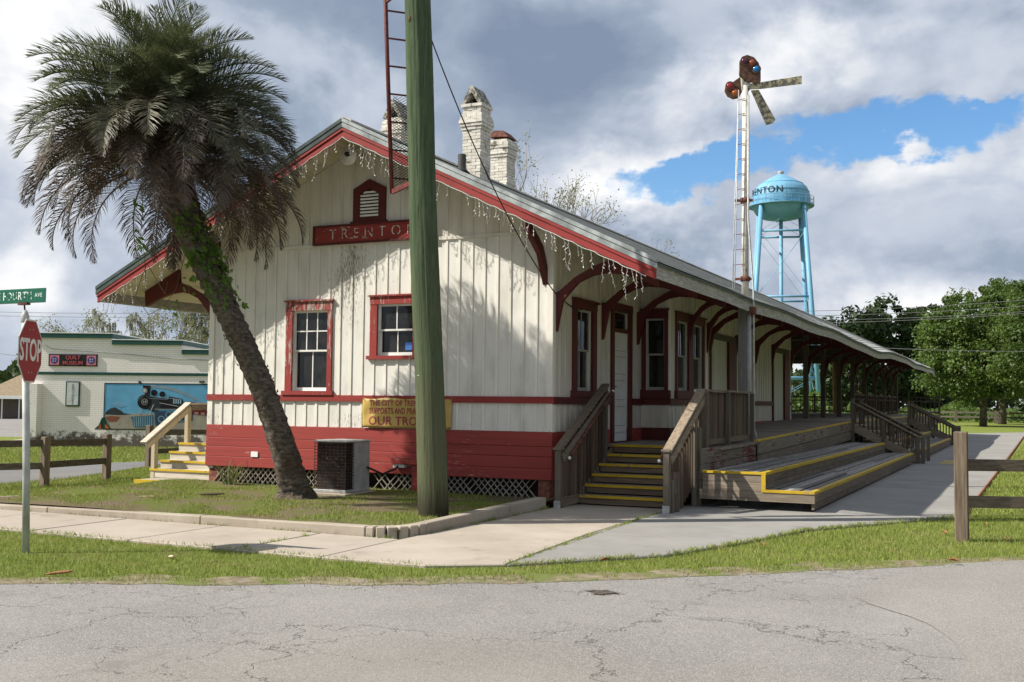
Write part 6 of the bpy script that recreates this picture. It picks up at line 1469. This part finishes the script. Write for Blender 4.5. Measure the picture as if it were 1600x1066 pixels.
# treelines that read as one mass
def treeline(label, arc, r0, r1, h0, h1, n, leaf, mat, seed, zf=lambda x: 0):
    q = np.random.default_rng(seed); az = np.radians(q.uniform(arc[0],arc[1],n)); r_ = q.uniform(r0,r1,n); lump = .5+.28*np.sin(az*61+seed)+.22*np.sin(az*157+2*seed); H = h0+(h1-h0)*lump
    zz = (q.uniform(0,1,n)**.75)*H; x = CAM[0]+r_*np.sin(az); y = CAM[1]+r_*np.cos(az); zz = zz+np.array([zf(v) for v in x]); pos = np.stack([x,y,zz],1)
    nrm = q.normal(size=(n,3))+np.array([0,0,.4]); nrm /= np.linalg.norm(nrm,axis=1)[:,None]; a = np.cross(nrm,q.normal(size=(n,3))); a /= np.linalg.norm(a,axis=1)[:,None]; b = np.cross(nrm,a); s_ = leaf*q.uniform(.6,1.4,(n,1))
    V = np.stack([pos-a*s_,pos-b*s_*.7,pos+a*s_,pos+b*s_*.7],1).reshape(-1,3); me = bpy.data.meshes.new('treeline'); me.from_pydata(V.tolist(),[],np.arange(len(V)).reshape(-1,4).tolist()); me.materials.append(mat); o = link('treeline',me); tag(o,label,None,None,'stuff')
treeline('dark wood along the horizon behind the shed and maples',(-24,14),150,200,5,9,26000,.42,M['oak'],2)
treeline('dark wood beyond the far left street',(-62,-42),165,215,6,12,14000,.5,M['oak'],3,gz)
treeline('low wood behind the station and brick building',(-42,-24),190,240,4,8,9000,.6,M['oak'],4)
treeline('shrubs and tall grass behind the far fence',(-6,14),128,140,.6,2.2,6000,.25,M['maple'],5)
treeline('green undergrowth seen through the open shed',(-20,-8),95,110,.8,4.5,9000,.22,M['maple'],8)

# ---------------------------------------------------------------- grass blades near the camera, litter
def grass_mat():
    m = MT('grass_blade'); n = m.noise(.9,5,.6); n2 = m.noise(60,2,.5,off=3); p = m.noise(2.4,4,.6,off=9); c = m.mix(m.step(n,.3,.7),(.25,.31,.06),(.33,.37,.10)); c = m.mix(m.step(n2,.3,.7,0,.7),c,(.15,.20,.04)); c = m.mix(m.step(p,.49,.68,0,.7),c,(.36,.31,.13))
    m.set(c,.6,.2); t = m.N.new('ShaderNodeBsdfTranslucent'); m.L.new(c,t.inputs[0]); mx = m.N.new('ShaderNodeMixShader'); mx.inputs[0].default_value = .3; m.L.new(m.b.outputs[0],mx.inputs[1]); m.L.new(t.outputs[0],mx.inputs[2]); m.L.new(mx.outputs[0],m.N['Material Output'].inputs['Surface']); return m.m
M['blade'] = grass_mat()
def in_poly(P, x, y):
    r_ = np.zeros(len(x),bool); n = len(P); j = n-1
    for i in range(n):
        xi,yi = P[i]; xj,yj = P[j]; c = ((yi>y)!=(yj>y))&(x<(xj-xi)*(y-yi)/(yj-yi+1e-12)+xi); r_ ^= c; j = i
    return r_
def grass(label, poly, dens, h, zf, seed, w=.0045, bare=.0, reject=None):
    q = np.random.default_rng(seed); P = np.array(poly); x0,y0 = P.min(0); x1,y1 = P.max(0); n = int((x1-x0)*(y1-y0)*dens); x = q.uniform(x0,x1,n); y = q.uniform(y0,y1,n); k_ = in_poly(poly,x,y)
    if bare: 
        f = np.sin(x*2.1+1.3*np.sin(y*1.7))*np.sin(y*2.6+1.1*np.sin(x*1.3))+.5*np.sin(x*5.3+y*3.1); k_ &= (f < 1-bare*q.uniform(.6,1.8,n))
    x, y = x[k_], y[k_]; n = len(x); z = np.array([zf(a,b) for a,b in zip(x,y)]) if callable(zf) else np.full(n,zf)
    th = q.uniform(0,2*np.pi,n); hh = h*q.uniform(.5,1.35,n); ln = q.uniform(.1,.9,n)*hh; la_ = q.uniform(0,2*np.pi,n); ww = w*q.uniform(.7,1.5,n)
    dx, dy = np.cos(th)*ww, np.sin(th)*ww; V = np.stack([np.stack([x-dx,y-dy,z-.01],1),np.stack([x+dx,y+dy,z-.01],1),np.stack([x+np.cos(la_)*ln,y+np.sin(la_)*ln,z+hh],1)],1).reshape(-1,3)
    me = bpy.data.meshes.new('grass'); me.vertices.add(len(V)); me.vertices.foreach_set('co',V.ravel()); me.loops.add(len(V)); me.loops.foreach_set('vertex_index',np.arange(len(V))); me.polygons.add(n); me.polygons.foreach_set('loop_start',np.arange(n)*3); me.polygons.foreach_set('loop_total',np.full(n,3)); me.update(); me.validate(); me.materials.append(M['blade']); o = link('grass',me); tag(o,label,None,None,'stuff')
vb = [(x,y) for x,y in verge_back if -12 < x < 8.5]
grass('short grass on the strip between sidewalk and road',[(-12,-6.74)]+[(x,y-.05) for x,y in vb if x < 2.6]+[(2.25,-6.3),(1.5,-6.75)],1400,.042,-.03,1)
grass('short grass beside the path and right fence',[(2.25,-6.3)]+[(x,y-.05) for x,y in vb if x >= 2.6]+[(9.0,-.4),(9.5,4.5),(6.3,2.2),(6.1,1.45),(5.0,-.42),(4.4,-1.47),(3.95,-3.2),(3.45,-4.76)],1400,.042,-.03,2)
grass('thin patchy grass on the raised front lawn',[(-8,-4.82),(-.05,-4.82),(.0,-.1),(-7.9,-.1)],1150,.036,lawn_z,3,.006,.8)
grass('sunny grass right of the path',[(6.28,2.2),(9.5,4.5),(16,14),(20,30),(7.0,40),(6.5,20)],330,.06,-.026,4,.010)
grass('grass left of the station steps',[(-16,-6.7),(-9.45,-5.02),(-8.1,-1.85),(-8.9,-.4),(-9.0,2),(-13,4.2),(-11.6,.8),(-11.3,-1.5),(-13,-5)],700,.06,-.05,5,.008)
grass('grass in front of the brick building',[(-22,-4),(-15.2,4.6),(-14.8,8),(-14.5,12),(-19,13.5),(-24,10.5),(-30,6)],220,.07,-.05,6,.014)
grass('sparse blades creeping over the bare road verge',[(x,y+.02) for x,y in redge if -12 < x < 8.5]+[(x,y+.1) for x,y in reversed(verge_back) if -12 < x < 8.5],1100,.035,-.03,9,.0045,.6)
gravel_spots = [(3.62+.2*math.cos(a),-7.13+.12*math.sin(a)) for a in (0,1,2,3,4,5,6.28)]
def husk(x,y,z,L_,ang,label,grp,curve=.1,mat=None):
    m = MB(); n = 7; pts = []
    for i in range(n): t = i/(n-1); pts.append((x+math.cos(ang)*L_*(t-.5)-math.sin(ang)*curve*L_*math.sin(math.pi*t),y+math.sin(ang)*L_*(t-.5)+math.cos(ang)*curve*L_*math.sin(math.pi*t),z+.02+.03*t))
    m.tube(pts,[.008+.017*math.sin(math.pi*i/(n-1))*(L_/.5) for i in range(n)],5); o = m.build('palm_husk', mat or M['huskm'], None, True); tag(o,label,'husk',grp)
M['huskm'] = plain('dry_palm_husk',(.26,.19,.14),.95,var=.4,scale=10)
husk(-2.95,-2.1,.1,.42,.5,'dry curved palm husk lying in front of the air conditioner','fallen palm husks'); husk(-5.7,-3.3,.07,.40,.3,'pale fallen palm husk on the left part of the front lawn','fallen palm husks'); husk(-5.2,-2.3,.07,.5,.15,'thin dark fallen husk near the lattice left of the palm','fallen palm husks',.03,plain('dark_husk',(.07,.05,.035),.95))
husk(-1.15,-7.55,-.03,.22,-.6,'bleached stick on the roadside grass strip','fallen palm husks',.02,plain('bleached_stick',(.45,.38,.28),.9)); husk(-1.3,-8.9,-.03,.25,.5,'reddish dry frond piece at the road edge on the left','fallen palm husks',.1,plain('reddish_husk',(.30,.13,.07),.9))
lq = random.Random(77); lmat = plain('dry_brown_leaf',(.24,.115,.05),.9,var=.3)
for i,(px,py,lab) in enumerate(((1540,823,'brown dry leaf on the grass right of the fence post'),(1476,836,'tan dry leaf on the grass left of the fence post'),(1575,847,'brown dry leaf near the road below the right fence'),(1192,856,'dark dry leaf on the grass below the path'),(945,880,'small dry leaf at the grass edge near the beige slab'),(1490,881,'small dry leaf on the road edge at the right'))):
    P = at(px,py,1); d = P-Vector(CAM); P = Vector(CAM)+d*((-.02-CAM[2])/d.z); m = MB(); a = lq.uniform(0,6.28)
    m.add([(P.x+.07*math.cos(a),P.y+.07*math.sin(a),.045-.03),(P.x-.035*math.sin(a),P.y+.035*math.cos(a),.07-.03),(P.x-.07*math.cos(a),P.y-.07*math.sin(a),.04-.03),(P.x+.035*math.sin(a),P.y-.035*math.cos(a),.075-.03)],[(0,1,2),(0,2,3)]); o = m.build('dry_leaf', lmat); sd2 = o.modifiers.new('t','SOLIDIFY'); sd2.thickness = .004; tag(o,lab,'leaf','dry leaves')
# grass growing out of the joint between the old and the new concrete and along the kerb foot
def joint_grass(a, b, n, label, z=0.0, spread=.02, seed=1):
    q2 = np.random.default_rng(seed); m = MB()
    cl2 = q2.uniform(0,1,max(3,n//14))
    for i in range(n):
        t = cl2[q2.integers(len(cl2))]+q2.normal(0,.015); x = a[0]+(b[0]-a[0])*t+q2.normal(0,spread); y = a[1]+(b[1]-a[1])*t+q2.normal(0,spread); h = q2.uniform(.015,.06); th = q2.uniform(0,6.28); la2 = q2.uniform(0,6.28)
        m.add([(x-.005*math.cos(th),y-.005*math.sin(th),z),(x+.005*math.cos(th),y+.005*math.sin(th),z),(x+h*.7*math.cos(la2),y+h*.7*math.sin(la2),z+h)],[(0,1,2)])
    o = m.build('grass', M['blade']); tag(o,label,None,None,'stuff')
joint_grass((2.21,-6.25),(1.965,-.4),700,'grass tufts in the joint between beige and grey concrete',seed=3)
joint_grass((.22,-4.6),(.21,-.6),400,'grass tufts along the foot of the kerb',seed=4); joint_grass((-.99,-6.6),(-.99,-5.1),120,'grass tufts in a sidewalk joint',seed=5); joint_grass((-8,-5.06),(0,-5.06),300,'weeds along the front kerb foot',seed=6); joint_grass((-12,-6.72),(1.5,-6.73),900,'grass creeping over the sidewalk edge',.0,.035,7)
for i_,(a_,b_) in enumerate((((2.24,-6.27),(3.46,-4.76)),((3.46,-4.76),(3.96,-3.2)),((3.96,-3.2),(4.41,-1.46)),((4.41,-1.46),(5.01,-.41)),((5.01,-.41),(6.1,1.5)))): joint_grass(a_,b_,420,'grass spilling over the path edge',0.0,.03,40+i_)
def gravel(label, pts, n, seed, spread):
    q2 = np.random.default_rng(seed); m = MB(); P2 = np.array(pts)
    for i in range(n):
        k2 = q2.integers(len(P2)-1); t = q2.uniform(); p2 = P2[k2]+(P2[k2+1]-P2[k2])*t; x = p2[0]+q2.normal(0,spread); y = p2[1]+q2.normal(0,spread)-.05; s2 = q2.uniform(.004,.014)
        v = [(x+s2*q2.uniform(-1,1),y+s2*q2.uniform(-1,1),-.036+s2*.2*q2.uniform(0,1)) for _ in range(3)]+[(x,y,-.036+s2*q2.uniform(.5,1.1))]; m.add(v,[(0,1,3),(1,2,3),(2,0,3)])
    o = m.build('gravel', plain('loose_road_gravel',(.26,.24,.21),.95,var=.4,scale=30)); tag(o,label,None,None,'stuff')
gravel('loose gravel along the ragged road edge',[p_ for p_ in redge if -8 < p_[0] < 8],2600,5,.16)
gravel('broken asphalt crumbs round the pothole',gravel_spots,120,8,.05)
# weeds by the lattice and kerb
wd = thing('weed_clump','spiky weed growing against the lattice left of the palm','plant',(-6.5,-.25,.08)); m = MB(); wq = random.Random(12)
for i in range(46):
    a = wq.uniform(0,6.28); L_ = wq.uniform(.25,.65); b = Vector((-6.5+wq.gauss(0,.07),-.28+wq.gauss(0,.05),.08)); d = Vector((math.cos(a)*.55,math.sin(a)*.3,1)).normalized(); s_ = Vector((-math.sin(a),math.cos(a),0))*.009; mid = b+d*L_*.6; tip = mid+(d+Vector((math.cos(a)*.7,math.sin(a)*.4,-.4))).normalized()*L_*.4; m.add([b-s_,b+s_,mid+s_,mid-s_,tip],[(0,1,2,3),(3,2,4)])
m.build('leaves', M['spring'], wd)
